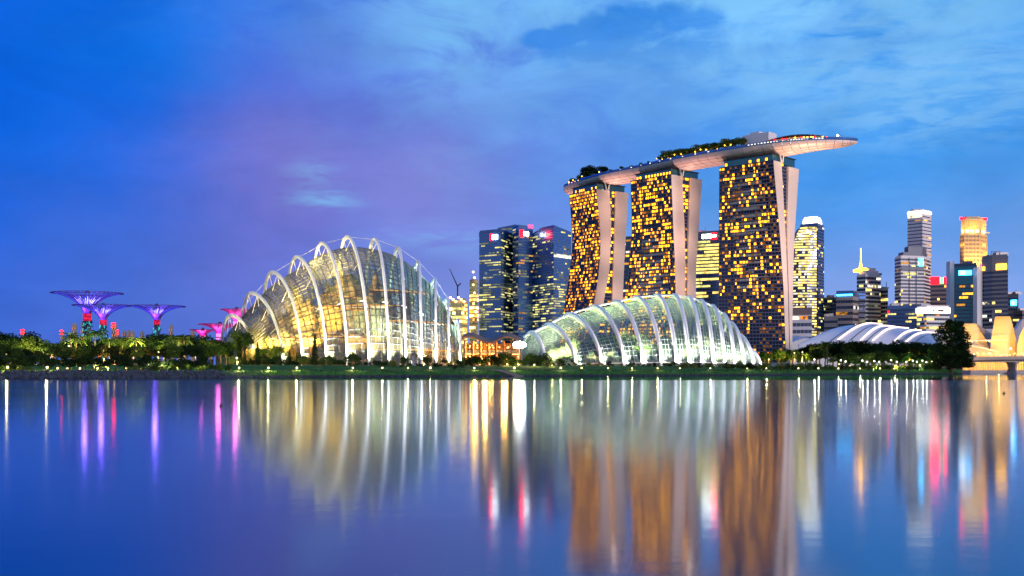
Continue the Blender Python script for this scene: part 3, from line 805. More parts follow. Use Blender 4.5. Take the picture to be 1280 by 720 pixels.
def conservatory(root, D, RD, ribs, nu, nv, glassm, rr, brace_n, barm, bt=.13):
    # glass skin
    us = [i/nu for i in range(nu+1)]
    grid = [[D.at(u, t) for t in even_ts(D, u, nv)] for u in us]
    g = MB(); vs = [p for r_ in grid for p in r_]; k = nv+1
    g.raw(vs, [(i*k+j, i*k+j+1, (i+1)*k+j+1, (i+1)*k+j) for i in range(nu) for j in range(nv)])
    g.build('glass_skin', glassm, root, smooth=True)
    # glazing bars
    g = MB()
    for i in range(1, nu): g.tube(grid[i], bt, 3, caps=False)
    for j in range(1, nv): g.tube([grid[i][j] for i in range(nu+1)], bt, 3, caps=False)
    g.tube([grid[i][0] for i in range(nu+1)], .35, 5); g.tube([grid[i][nv] for i in range(nu+1)], .35, 5)
    g.build('glazing_bars', barm, root)
    out = []
    for i, u in enumerate(ribs):
        path = [RD.at(u, t) for t in even_ts(RD, u, 44)]
        nn = len(path); rad = [rr*(.55+.45*math.sin(math.pi*min(1, .12+j/(nn-1)))) for j in range(nn)]
        # box-section arch, deeper than wide
        g = MB(); rings = []
        ax = (path[0]-path[-1]); ax.z = 0; ax.normalize(); sd_ = Vector((-ax.y, ax.x, 0))
        for j, p in enumerate(path):
            d_ = (path[min(j+1, nn-1)]-path[max(0, j-1)]).normalized(); up = sd_.cross(d_).normalized()
            w_, h_ = rad[j]*.8, rad[j]*1.15
            rings.append([p+sd_*w_+up*h_*.6, p+sd_*w_*.55+up*h_, p-sd_*w_*.55+up*h_, p-sd_*w_+up*h_*.6, p-sd_*w_-up*h_*.6, p-sd_*w_*.55-up*h_, p+sd_*w_*.55-up*h_, p+sd_*w_-up*h_*.6])
        g.loft(rings); rib = g.build('rib', M['white_steel'], root, smooth=False)
        # struts from the rib to the skin
        g = MB(); tl = even_ts(D, u, 40); tr_ = even_ts(RD, u, 40)
        for q in range(brace_n):
            j = int(3+q*(34/brace_n)); p = RD.at(u, tr_[j])
            for dv in (-.012, .012):
                e = D.at(min(1, max(0, u+dv)), tl[min(39, j+1)]); g.tube([p, e], .16, 4, caps=False)
        g.build('struts', M['white_steel'], rib)
        out.append((u, path))
    return out
mat('bar', (.05, .055, .055), .5, var=.05); mat('bar_pale', (.26, .3, .28), .5, var=.05)
def mkpts(tab): return [at(*q) for q in tab]
def floodrow(name_of_dome, paths, off, col, W, tf, ang, skip=()):
    for i, (u, path) in enumerate(paths):
        if i in skip: continue
        b0 = path[0]; ax = (path[0]-path[-1]); ax.z = 0; ax.normalize(); sd_ = Vector((-ax.y, ax.x, 0))
        if sd_.x < 0: sd_ = -sd_
        loc = b0+ax*off+sd_*1.0; loc.z = ground(loc.x, loc.y)+.3
        r_ = thing('floodlight', 'small black floodlight at the foot of the %s rib of the %s' % (ordinal(i), name_of_dome), 'floodlight', loc, 'floodlights under the ribs')
        g = MB(); g.box(loc+Vector((0, 0, .15)), (.7, .5, .5)); g.box(loc+Vector((0, 0, -.2)), (.2, .2, .4)); g.build('housing', M['dark_metal'], r_)
        g = MB(); g.box(loc+Vector((0, 0, .42)), (.56, .38, .05)); g.build('lens', M['lamp_head_white'], r_)
        tgt = path[int(len(path)*tf)]
        spot(r_, loc+Vector((0, 0, .5)), tgt, W*(max(10, (tgt-loc).length)/40)**2, col, ang, .3, 1.)

# ---- the tall dome (left)
TX = [(289, 394, 566), (313, 366, 561), (339, 340, 556), (369.5, 321, 551), (401, 304, 547), (433, 296, 545), (468, 299, 545), (498, 309.5, 548), (523, 327, 553), (544, 349, 560), (560, 374, 568), (573, 401, 577)]
FX = [(321, 556), (354, 530), (378, 516), (408, 507), (434, 502), (461, 500), (486, 501), (507, 505), (527, 512), (545, 522), (561, 536), (575, 553)]
ZG = 4.0
def build_dome_pts(TX, FX, drop, tipL, tipR, back=13):
    rT = mkpts(TX); rF = [Vector(((px-640)/F*Y, Y, ZG)) for px, Y in FX]
    rB = [Vector(((px_of(t)-back-640)/F*(2*t.y-f.y), 2*t.y-f.y, ZG)) for t, f in zip(rT, rF)]
    sT = [Vector((t.x, t.y, t.z-dr)) for t, dr in zip(rT, drop)]
    sF = [f+(t-f)*.02 for t, f in zip(rT, rF)]; sB = [b_+(t-b_)*.02 for t, b_ in zip(rT, rB)]
    for q in sF+sB: q.z = ZG
    l0, r0 = at(*tipL), at(*tipR)
    e = Vector((.3, -.5, 0)); e2 = Vector((.2, .6, 0))
    sT = [l0]+sT+[r0]; sF = [Vector((l0.x+.5, l0.y-2, ZG))]+sF+[Vector((r0.x, r0.y-3, ZG))]; sB = [Vector((l0.x-.5, l0.y+2, ZG))]+sB+[Vector((r0.x, r0.y+3, ZG))]
    for q in (sT[0], sT[-1]): q.z = max(q.z, ZG+.5)
    # ribs live on the same parameter
    RT = [rT[0]*2-rT[1]]+rT+[rT[-1]*2-rT[-2]]; RF = [rF[0]*2-rF[1]]+rF+[rF[-1]*2-rF[-2]]; RB = [rB[0]*2-rB[1]]+rB+[rB[-1]*2-rB[-2]]
    return sT, sF, sB, RT, RF, RB
sT, sF, sB, RT, RF, RB = build_dome_pts(TX, FX, [7.5, 7.5, 7, 6.5, 5.8, 5.2, 5, 5, 5.2, 5.6, 6.2, 7], (270, 446, 570), (578, 450, 582))
D1 = Dome(sT, sF, sB, ZG, 1.62, 1.7); R1 = Dome(RT, RF, RB, ZG, 1.76, 2.5)
c1 = at(440, 457, 548)
dome1 = thing('glass_conservatory', 'tall shell-shaped glass conservatory with white ribs looping over its crest', 'conservatory', (c1.x, c1.y, ZG), 'glass conservatories on the bank')
n_r = len(TX)
paths1 = conservatory(dome1, D1, R1, [(i+1)/(n_r+1) for i in range(n_r)], 50, 46, M['dome_glass'], .74, 7, M['bar'], .23)
# blue apron of solid panels at the left tip
g = MB(); us = [.0+.012*i for i in range(8)]
g.raw([D1.at(u, t)+Vector((0, 0, .12)) for u in us for t in [.0+.5*j/12 for j in range(13)]], [(i*13+j, i*13+j+1, i*13+14+j, i*13+13+j) for i in range(7) for j in range(12)])
g.build('end_panel', M['blue_glass'], dome1)
# tie cables from rib to rib over the crest
g = MB()
for a, b_ in zip(paths1, paths1[1:]): g.tube([a[1][20], b_[1][20]], .07, 4)
g.build('tie_cable', M['white_steel'], dome1)
# terraces and walkways inside
g = MB(); gl = MB()
def slab_in(D, z, u0, u1, t_in=.32, n=30):
    a, b_ = [], []
    for i in range(n+1):
        u = u0+(u1-u0)*i/n; ts_ = [j/200 for j in range(101)]
        tt = next((t for t in ts_ if D.at(u, t).z >= z), None)
        if tt is None or tt > .42: continue
        p = D.at(u, tt); T_ = spline(D.T, u); q = p.lerp(Vector((T_.x, T_.y, z)), .12); q.z = z; r_ = p.lerp(Vector((T_.x, T_.y, z)), .75); r_.z = z
        a.append(q); b_.append(r_)
    return a, b_
for z, u0, u1 in ((17, .16, .50), (31, .34, .60), (24, .55, .88), (11, .5, .95), (38, .5, .74)):
    a, b_ = slab_in(D1, z, u0, u1)
    for i in range(len(a)-1): g.loft([[a[i], b_[i], b_[i]+Vector((0, 0, .6)), a[i]+Vector((0, 0, .6))], [a[i+1], b_[i+1], b_[i+1]+Vector((0, 0, .6)), a[i+1]+Vector((0, 0, .6))]])
    if len(a) > 1: gl.tube([p+Vector((0, -.05, .2)) for p in a], .2, 4)
ter = g.build('terrace', M['timber'], dome1); gl.build('edge_light', M['strip_orange'] if 'strip_orange' in M else lamp_mat('strip_orange', (1, .42, .04), 1.5), ter)
g = MB()
for i in range(13):                                    # inner columns behind the right-hand glazing
    u = .50+i*.036; p = D1.at(u, .2); T_ = spline(D1.T, u); q = p.lerp(Vector((T_.x, T_.y, p.z)), .25)
    g.tube([(q.x, q.y, ZG), (q.x, q.y, p.z-2)], .35, 6)
build_each(g, 'inner_column', M['white_steel'], dome1)
# the planted artificial mountain
cm = at(432, 457, 552); g = MB(); rng = random.Random(8)
hm = 44; rings = []
for i in range(16):
    z = hm*i/15; rr = 15*(1-(i/15)**1.6)+2.2
    rings.append([(cm.x+.8+rr*(1+.18*math.sin(3*a+i*.5)+.1*math.sin(7*a-i))*math.cos(a), cm.y+rr*(1+.15*math.sin(4*a+i*.3))*math.sin(a), ZG+z) for a in [2*math.pi*k/22 for k in range(22)]])
mt = thing('planted_mountain', 'tall planted rock mountain standing inside the tall glass conservatory', 'planted mountain', (cm.x, cm.y, ZG))
g.loft(rings); g.build('rock', mat('rock', (.22, .15, .06), .9, var=.5, scale=.5), mt)
g = MB()
for i in range(90):
    k = rng.randrange(15); p = rings[k][rng.randrange(22)]; leaves(g, p, (2.4, 2.4, 2.0), 26, .9, rng)
fo = g.build('foliage', M['leaf_bright'], mt)
g = MB()
for z, rr in ((15, 19), (27, 16), (33, 12.5)):
    arc = [(cm.x+rr*math.cos(a), cm.y+rr*.8*math.sin(a), ZG+z+.8*math.sin(a*2)) for a in [math.pi*(.75+1.5*k/26) for k in range(27)]]
    g.tube(arc, .32, 5)
g.build('walkway', M['strip_orange'], mt)
# long planted ridge and green wall rising behind the glazing
def ridge(D, u0, u1, frac, name, label, wid, seed, m_, leafm, parent_zg=ZG):
    rg_ = random.Random(seed); n_ = 54; rr = []
    for i in range(n_+1):
        u = u0+(u1-u0)*i/n_; T_ = spline(D.T, u); ax = spline(D.F, u)-spline(D.B, u); ax.z = 0; ax.normalize()
        hh = (T_.z-parent_zg)*frac*(.86+.16*math.sin(i*.55+seed)+.10*math.sin(i*1.37))
        w_ = wid*min(1, (T_.z-parent_zg)/38); o = Vector((T_.x, T_.y, parent_zg))
        rr.append([o+ax*w_+Vector((0, 0, -.5)), o+ax*w_*(.8+.1*math.sin(i*1.9))+Vector((0, 0, hh*.3)), o+ax*w_*(.5+.15*math.sin(i*1.1))+Vector((0, 0, hh*.7)), o+ax*w_*.15+Vector((0, 0, hh)), o-ax*w_*.4+Vector((0, 0, hh*.8)), o-ax*w_+Vector((0, 0, -.5))])
    mid = rr[n_//2][0]; root_ = thing(name, label, 'planting', (mid.x, mid.y, parent_zg))
    g = MB(); g.loft(rr); g.build('soil', m_, root_)
    g = MB()
    for k in range(260):
        r0 = rr[rg_.randrange(n_+1)]; j = rg_.randrange(4); p = Vector(r0[j]).lerp(Vector(r0[j+1]) if j < 3 else Vector(r0[j]), rg_.random())
        leaves(g, p, (1.9, 1.9, 1.8), 18, .95, rg_)
    g.build('foliage', leafm, root_); return root_
leaf_mat('leaf_olive', (.085, .095, .015), (.21, .21, .03)); leaf_mat('leaf_lime', (.07, .11, .03), (.17, .2, .07))
ridge(D1, .10, .66, .74, 'planted_ridge', 'long olive green planted slope inside the tall glass conservatory', 10, 3, M['rock'] if 'rock' in M else mat('rock2', (.2, .15, .06), .9, var=.5, scale=.4), M['leaf_olive'])
for px, Y, z, W_, c in ((318, 552, 8, 8000, (1, .75, .3)), (345, 545, 9, 22000, (1, .8, .24)), (385, 540, 12, 20000, (1, .74, .16)), (372, 538, 22, 15000, (1, .7, .25)), (412, 532, 21, 12000, (1, .70, .13)),
                        (425, 530, 40, 12000, (1, .68, .2)), (448, 528, 14, 11000, (1, .68, .2)), (478, 530, 18, 15000, (.6, .9, .9)), (492, 545, 10, 26000, (.7, .95, .8)), (525, 552, 12, 26000, (.6, .9, .95)), (552, 560, 10, 24000, (.7, .95, .8)), (400, 556, 47, 22000, (1, .75, .3))):
    p = at(px, 457, Y); spot(dome1, (p.x, Y-3, ZG+z*.9), (p.x, Y+9, ZG+z*.9+15), W_*6.6, c, 150, 1.5, .6, 'interior_lamp')
floodrow('tall conservatory', paths1, 3.6, (1, .96, .9), 260000, .32, 70)

# ---- the low dome (right)
TX2 = [(664, 416, 604), (684, 406, 607), (709, 393, 609), (740, 383.5, 611), (768, 377.5, 612), (794, 372, 612), (820, 369.5, 612), (842, 369.5, 611), (860, 372, 610), (876, 376.5, 608), (890, 383, 606), (903, 393, 604), (912, 404, 601), (922, 419, 598), (934, 437, 595)]
FX2 = [(682, 590), (720, 578), (752, 572), (780, 568), (803, 566), (826.5, 565), (845, 565), (861, 565), (877, 566), (891.5, 567), (905.6, 569), (918, 571), (930, 574), (941.5, 578), (950, 583)]
sT, sF, sB, RT, RF, RB = build_dome_pts(TX2, FX2, [1.6]*15, (653, 444, 601), (957, 456.4, 592))
D2 = Dome(sT, sF, sB, ZG, 1.75, 1.9); R2 = Dome(RT, RF, RB, ZG, 1.72, 1.9)
c2 = at(810, 457, 600)
dome2 = thing('glass_conservatory', 'low long glass conservatory with floodlit white ribs before the hotel towers', 'conservatory', (c2.x, c2.y, ZG), 'glass conservatories on the bank')
n_r = len(TX2)
paths2 = conservatory(dome2, D2, R2, [(i+1)/(n_r+1) for i in range(n_r)], 80, 44, M['clear_glass'], 1.15, 6, M['bar_pale'])
g = MB(); g.tube([R2.at(u/60, .47) for u in range(2, 58)], .55, 6); g.tube([R2.at(u/60, .52) for u in range(2, 58)], .4, 6); g.build('ridge_beam', M['white_steel'], dome2, smooth=True)
g = MB(); a = [D2.at(u/60, .022)+Vector((0, -.2, 0)) for u in range(3, 46)]
for p, q in zip(a, a[1:]): g.loft([[p, p+Vector((0, -1.6, 0)), p+Vector((0, -1.6, .5)), p+Vector((0, 0, .5))], [q, q+Vector((0, -1.6, 0)), q+Vector((0, -1.6, .5)), q+Vector((0, 0, .5))]])
g.build('plinth', M['white_steel'], dome2)
ridge(D2, .12, .9, .50, 'planted_ridge', 'low pale green planted slope inside the low glass conservatory', 8, 5, mat('bed', (.25, .26, .16), .9, var=.5, scale=.4), M['leaf_lime'])
for px, Y, z, W_, c in ((690, 598, 6, 14000, (1, .95, .7)), (715, 600, 8, 20000, (.9, .95, .4)), (745, 600, 9, 22000, (1, .85, .35)), (775, 600, 11, 26000, (.85, 1, .4)), (805, 598, 13, 26000, (1, .88, .38)), (832, 598, 13, 26000, (.85, 1, .45)),
                        (858, 598, 12, 26000, (.95, 1, .55)), (880, 596, 11, 24000, (.95, 1, .65)), (900, 595, 9, 18000, (1, 1, .85)), (920, 593, 6, 12000, (1, 1, .9))):
    p = at(px, 457, Y); spot(dome2, (p.x, Y, ZG+z*.5), (p.x, Y+6, ZG+z*.5+18), W_*3.8, c, 150, 1.5, .6, 'interior_lamp')
floodrow('low conservatory', paths2, 3.6, (1, .96, .9), 190000, .30, 72)
# plants inside the two conservatories
rng = random.Random(31)
it = []
for k in range(14):
    px = 330+k*17+rng.uniform(-5, 5); it.append((px, rng.uniform(525, 540), rng.uniform(428, 446), rng.choice(('leaf_bright', 'leaf_mid'))))
row('broad', 'indoor tree', 'inside the tall glass conservatory', 'trees under glass', it)
it = []
for k in range(18):
    px = 705+k*12.4+rng.uniform(-4, 4); it.append((px, rng.uniform(588, 602), rng.uniform(415, 446), rng.choice(('leaf_bright', 'leaf_mid'))))
row('broad', 'indoor tree', 'inside the low glass conservatory', 'trees under glass', it, wide=.9)
# ================================================================== office towers
def office(name, label, pts, ytop, wall, glass, nfl, lit=.3, pal=('lit_yellow', 'lit_white', 'lit_lime'), frac=.62, cell=3.2, depth=40, cat='office tower', group=None, busy=None, zb=2.5, cap=True, run=3, ybot=None, seed=0, vert=0):
    """pts: visible corners (photo column, distance) from left to right. Each storey's ribbon of windows is a part of its own."""
    rng = random.Random(sum(map(ord, label))+seed)
    fr = [Vector(((px-640)/F*Y, Y, 0)) for px, Y in pts]
    bk = [fr[-1]*(1+depth/fr[-1].y), fr[0]*(1+depth/fr[0].y)]
    poly = fr+bk; zt = H+(HY-ytop)/F*min(p.y for p in fr)
    if ybot is not None: zb = H+(HY-ybot)/F*min(p.y for p in fr)
    c = sum(poly, Vector())/len(poly)
    root = thing(name, label, cat, (c.x, c.y, zb), group)
    g = MB(); g.prism(poly, zb, zt)
    if cap:
        ip = [c+(p-c)*.97 for p in poly]; g.prism([c+(p-c)*1.012 for p in poly], zt, zt+.9); g.prism(ip, zt+.9, zt+3.2)
    if vert:
        for a, b_ in zip(poly, poly[1:len(fr)]):
            n_ = max(1, int((b_-a).length/vert)); o_ = (b_-a).normalized(); nn = Vector((o_.y, -o_.x, 0))
            for k in range(n_+1): g.box(a.lerp(b_, k/n_)+nn*.35+Vector((0, 0, (zb+zt)/2)), (.6, .7, zt-zb-.4), math.atan2(o_.y, o_.x))
    g.build('wall', wall, root)
    if cap:
        g = MB(); bw = max(p.x for p in poly)-min(p.x for p in poly)
        for k in range(rng.randint(1, 3)):
            q = c+Vector((rng.uniform(-.25, .25)*bw, rng.uniform(-4, 4), zt+3.1)); h2 = rng.uniform(1.5, 4.5); g.box(q+Vector((0, 0, h2/2)), (bw*rng.uniform(.15, .32), 8, h2))
        q = c+Vector((rng.uniform(-.3, .3)*bw, -3, zt+3)); g.tube([q, q+Vector((0, 0, rng.uniform(4, 10)))], .25, 4); g.build('roof_plant', M['grey_metal'], root)
    fh = (zt-zb)/nfl; mats = [glass]+[M[k] for k in pal]
    for i in range(nfl):
        z1 = zb+fh*(i+.5-frac/2); z2 = zb+fh*(i+.5+frac/2)
        fb = (busy(i/nfl) if busy else 1)*rng.choice((.25, .5, 1, 1, 1.7))
        g = MB()
        for e in range(len(poly)):
            a, b_ = poly[e], poly[(e+1) % len(poly)]; ln = (b_-a).length
            o_ = (b_-a).normalized(); nn = Vector((o_.y, -o_.x, 0))*.12
            n_ = max(1, int(ln/cell)) if e < len(fr)-1 else max(1, int(ln/(cell*3)))
            cur = 0; left = 0
            for k in range(n_):
                if left <= 0:
                    left = rng.randint(1, run); cur = rng.randint(1, len(pal)) if rng.random() < lit*fb else 0
                left -= 1
                p, q = a.lerp(b_, (k+.04)/n_)+nn, a.lerp(b_, (k+.96)/n_)+nn
                g.face([(p.x, p.y, z1), (q.x, q.y, z1), (q.x, q.y, z2), (p.x, p.y, z2)], cur)
        g.build('window_band', mats, root)
    return root, poly, zt, fr
def panel(root, fr, e, s0, s1, z0, z1, m_, name='sign', out=.6, thick=.8):
    "a lit board on visible face e of a tower, between fractions s0..s1 and heights z0..z1"
    a, b_ = fr[e], fr[e+1]; o_ = (b_-a).normalized(); nn = Vector((o_.y, -o_.x, 0)); g = MB()
    p, q = a.lerp(b_, s0), a.lerp(b_, s1); c = (p+q)/2+nn*out; c.z = (z0+z1)/2
    g.box(c, ((q-p).length, thick, z1-z0), math.atan2(o_.y, o_.x)); return g.build(name, m_, root)
def zpx(y, Y): return H+(HY-y)/F*Y
GRP = 'office towers across the bay'
BP = ('lit_office', 'lit_faint', 'lit_faint', 'lit_lime')
WY, LG = ('lit_yellow', 'lit_white', 'lit_lime'), ('lit_lime', 'lit_yellow', 'lit_faint')
# cluster of blue glass towers between the domes
r, po, zt, fr = office('office_tower', 'blue glass tower with small red and white sign, leftmost of the blue cluster', [(599, 1500), (626, 1480), (641, 1530)], 289, M['tower_blue'], M['blue_glass'], 56, .42, BP, .5, 3, group=GRP, run=6)
panel(r, fr, 0, .52, .62, zt-11, zt-3, M['glow_red']); panel(r, fr, 0, .62, .86, zt-10, zt-4, M['glow_white'], out=.7)
r, po, zt, fr = office('office_tower', 'dark blue tower with slanted roof showing behind two blue glass towers', [(622, 1580), (645, 1570), (660, 1600)], 284, M['tower_navy'], M['blue_glass'], 48, .25, BP, .5, 3, group=GRP, cap=False)
g = MB(); g.loft([[po[0]+Vector((0, 0, zt)), po[1]+Vector((0, 0, zt)), po[1]+Vector((0, 0, zt+4)), po[0]+Vector((0, 0, zt+.3))], [po[-1]+Vector((0, 0, zt)), po[-2]+Vector((0, 0, zt)), po[-2]+Vector((0, 0, zt+4)), po[-1]+Vector((0, 0, zt+.3))]]); g.build('roof', M['tower_navy'], r)
r, po, zt, fr = office('office_tower', 'blue glass tower with red lit corner, second from right of the blue cluster', [(641, 1490), (648, 1470), (666, 1485)], 284, M['tower_blue'], M['blue_glass'], 54, .3, ('lit_office', 'lit_orange', 'lit_faint', 'lit_faint'), .55, 3, group=GRP, run=4)
panel(r, fr, 1, .12, .32, zt-12, zt-3, M['glow_red']); panel(r, fr, 1, .34, .68, zt-10, zt-5, M['glow_white'])
g = MB(); g.box(fr[2]*.998+Vector((-3, 0, zt+2.2)), (7, 5, 4.5)); g.build('beacon', M['glow_pink'], r)
r, po, zt, fr = office('office_tower', 'broad blue glass tower with faceted roof and many lit storeys beside the far hotel tower', [(665, 1490), (692, 1440), (714, 1470)], 287, M['tower_blue'], M['blue_glass'], 58, .55, BP, .55, 2.2, group=GRP, run=5, busy=lambda f: .35 if f > .62 else 1.5, cap=False)
g = MB(); mid = fr[0].lerp(fr[1], .45); zz = Vector((0, 0, zt)); up = Vector((0, 0, zt+6))
g.loft([[p+zz for p in (fr[0], mid, fr[1], fr[2], po[3], po[4])], [fr[0]+zz+Vector((0, 0, .5)), mid+up, fr[1]+up*.999, fr[2]+zz+Vector((0, 0, .5)), po[3]+zz+Vector((0, 0, .5)), po[4]+zz+Vector((0, 0, .5))]]); g.build('roof', M['tower_navy'], r)
panel(r, fr, 1, .02, .97, zt-34, zt-30, M['lit_white'], 'sky_terrace', .4)
# building site with a crane
r, po, zt, fr = office('unfinished_tower', 'yellow floodlit unfinished tower behind right edge of the tall conservatory', [(558, 1500), (577, 1490), (584, 1510)], 378, M['tower_gold'], M['lit_faint'], 16, .75, ('lit_yellow', 'glow_warm', 'lit_lime'), .6, 4, cat='building site', run=2)
g = MB(); 
for k in range(6):
    p = at(563+k*3.4, 372+(k % 3)*2.5, 1488); g.ball(p, 1.5)
build_each(g, 'work_light', M['glow_warm'], r)
r, po, zt, fr = office('unfinished_tower', 'slim yellow lit tower under construction just left of the blue towers', [(587, 1500), (593, 1490), (598, 1500)], 352, M['tower_gold'], M['lit_faint'], 22, .8, ('lit_yellow', 'lit_gold', 'glow_warm'), .6, 3, cat='building site', run=2, depth=20)
g = MB()
for k, y in enumerate((340, 347, 356, 366)): g.ball(at(591.5+(k % 2)*1.6, y, 1488), 1.3)
build_each(g, 'work_light', M['glow_warm'], r)
cr = thing('tower_crane', 'thin lattice tower crane with a steep jib beside the unfinished tower', 'crane', at(572, 400, 1495))
g = MB(); g.tube([at(572, 400, 1495), at(572, 356, 1495)], .9, 4); g.build('mast', M['dark_metal'], cr)
g = MB(); g.tube([at(572, 358, 1495), at(562, 336, 1495)], [.8, .4], 4); g.tube([at(572, 358, 1495), at(576, 354, 1495)], .8, 4); g.build('jib', M['dark_metal'], cr)
# glimpses between the hotel towers
r, po, zt, fr = office('office_tower', 'dark office tower seen in the gap between farthest and middle hotel towers', [(776, 1700), (797, 1680)], 297, M['tower_slate'], M['window_glass'], 34, .2, ('lit_orange', 'lit_white', 'lit_gold'), .5, 3, group=GRP)
r, po, zt, fr = office('office_tower', 'yellow lit office tower with red topped sign between middle and nearest hotel towers', [(870, 1700), (901, 1680)], 290.5, M['tower_slate'], M['window_glass'], 40, .7, ('lit_yellow', 'lit_lime', 'lit_yellow'), .6, 3, group=GRP, run=8, busy=lambda f: 1.5 if .62 < f < .93 else (.0 if f >= .93 else .45))
Y_ = 1690
panel(r, fr, 0, .25, .62, zt-7.5, zt-1.5, M['glow_white']); panel(r, fr, 0, .62, .84, zt-9, zt-.2, M['glow_red'], out=.5); panel(r, fr, 0, .62, .82, zt-6, zt-2.6, M['glow_white'], out=.95)
panel(r, fr, 0, .93, .98, zt-7, zt-.5, M['lit_lime'])
g = MB(); g.ball(fr[0]+Vector((6, 0, zt+3.4)), 1.2); g.build('beacon', M['glow_pink'], r)
# right of the hotel
r, po, zt, fr = office('office_tower', 'tall dark blue tower with bright ringed crown right of the hotel', [(1000, 1680), (1022, 1660), (1030, 1690)], 281, M['tower_navy'], M['window_glass'], 46, .1, WY, .5, 3, group=GRP)
c = sum(po, Vector())/len(po); g = MB()
for k, (q, h0, h1) in enumerate(((.82, 0, 3.4), (.80, 4.2, 7.4), (.76, 8.2, 11), (.68, 11.8, 13.6))):
    g.prism([c+(p-c)*q for p in po], zt+h0, zt+h1, 0); g.prism([c+(p-c)*(q-.05) for p in po], zt+h1, zt+h1+.8, 1)
g.build('lit_crown', [M['glow_crown'], M['tower_white']], r)
# curved, fully lit tower: the storeys step back along a sail curve
n_ = 40; sail = [(282, 1003), (290, 998), (300, 994.5), (320, 991.5), (345, 990), (383, 989.5)]
Yq = 1560; zb_, zt_ = zpx(420, Yq), zpx(283, Yq)
cc = at(1005, 455, Yq); r = thing('office_tower', 'curved tower lit yellow on every storey, touching the nearest hotel tower', 'office tower', (cc.x, Yq+15, zb_), GRP)
lf_ = lambda z: (interp(sail, HY-(z-H)*F/Yq)-640)/F*Yq
rx = (1021.5-640)/F*Yq; rng = random.Random(77)
g = MB(); rings = []
for i in range(n_+1):
    z = zb_+(zt_-zb_)*i/n_; a = lf_(z); wd = rx-a
    rings.append([(a, Yq+6, z), (a+wd*.25, Yq+1.2, z), (a+wd*.6, Yq, z), (rx, Yq+3, z), (rx, Yq+34, z), (a+2, Yq+34, z)])
g.loft(rings); g.build('wall', M['tower_slate'], r)
for i in range(n_):
    g = MB(); r0, r1 = rings[i], rings[i+1]
    fb = rng.choice((1, 1, 1, .8, .5))*(1.0 if i < n_*.85 else 1.3)
    for e in range(3):
        a0, b0, a1, b1 = (Vector(v) for v in (r0[e], r0[e+1], r1[e], r1[e+1])); nn = Vector((0, -.35, 0)); nc = max(2, int((b0-a0).length/3))
        for k in range(nc):
            cur = rng.choice((1, 1, 2, 3)) if rng.random() < .88*fb else 0
            q = [a0.lerp(b0, (k+.03)/nc), a0.lerp(b0, (k+.97)/nc), a1.lerp(b1, (k+.97)/nc), a1.lerp(b1, (k+.03)/nc)]
            lo_ = [q[0].lerp(q[3], .22)+nn, q[1].lerp(q[2], .22)+nn, q[1].lerp(q[2], .80)+nn, q[0].lerp(q[3], .80)+nn]; g.face(lo_, cur)
    g.build('window_band', [M['window_glass'], M['lit_yellow'], M['lit_lime'], M['lit_white']], r)
g = MB()
for px, y in ((1000, 294), (1009, 289), (1013, 291), (1019, 295)): g.ball(at(px, y, Yq-3), 1.8)
build_each(g, 'roof_lamp', M['glow_crown'], r)
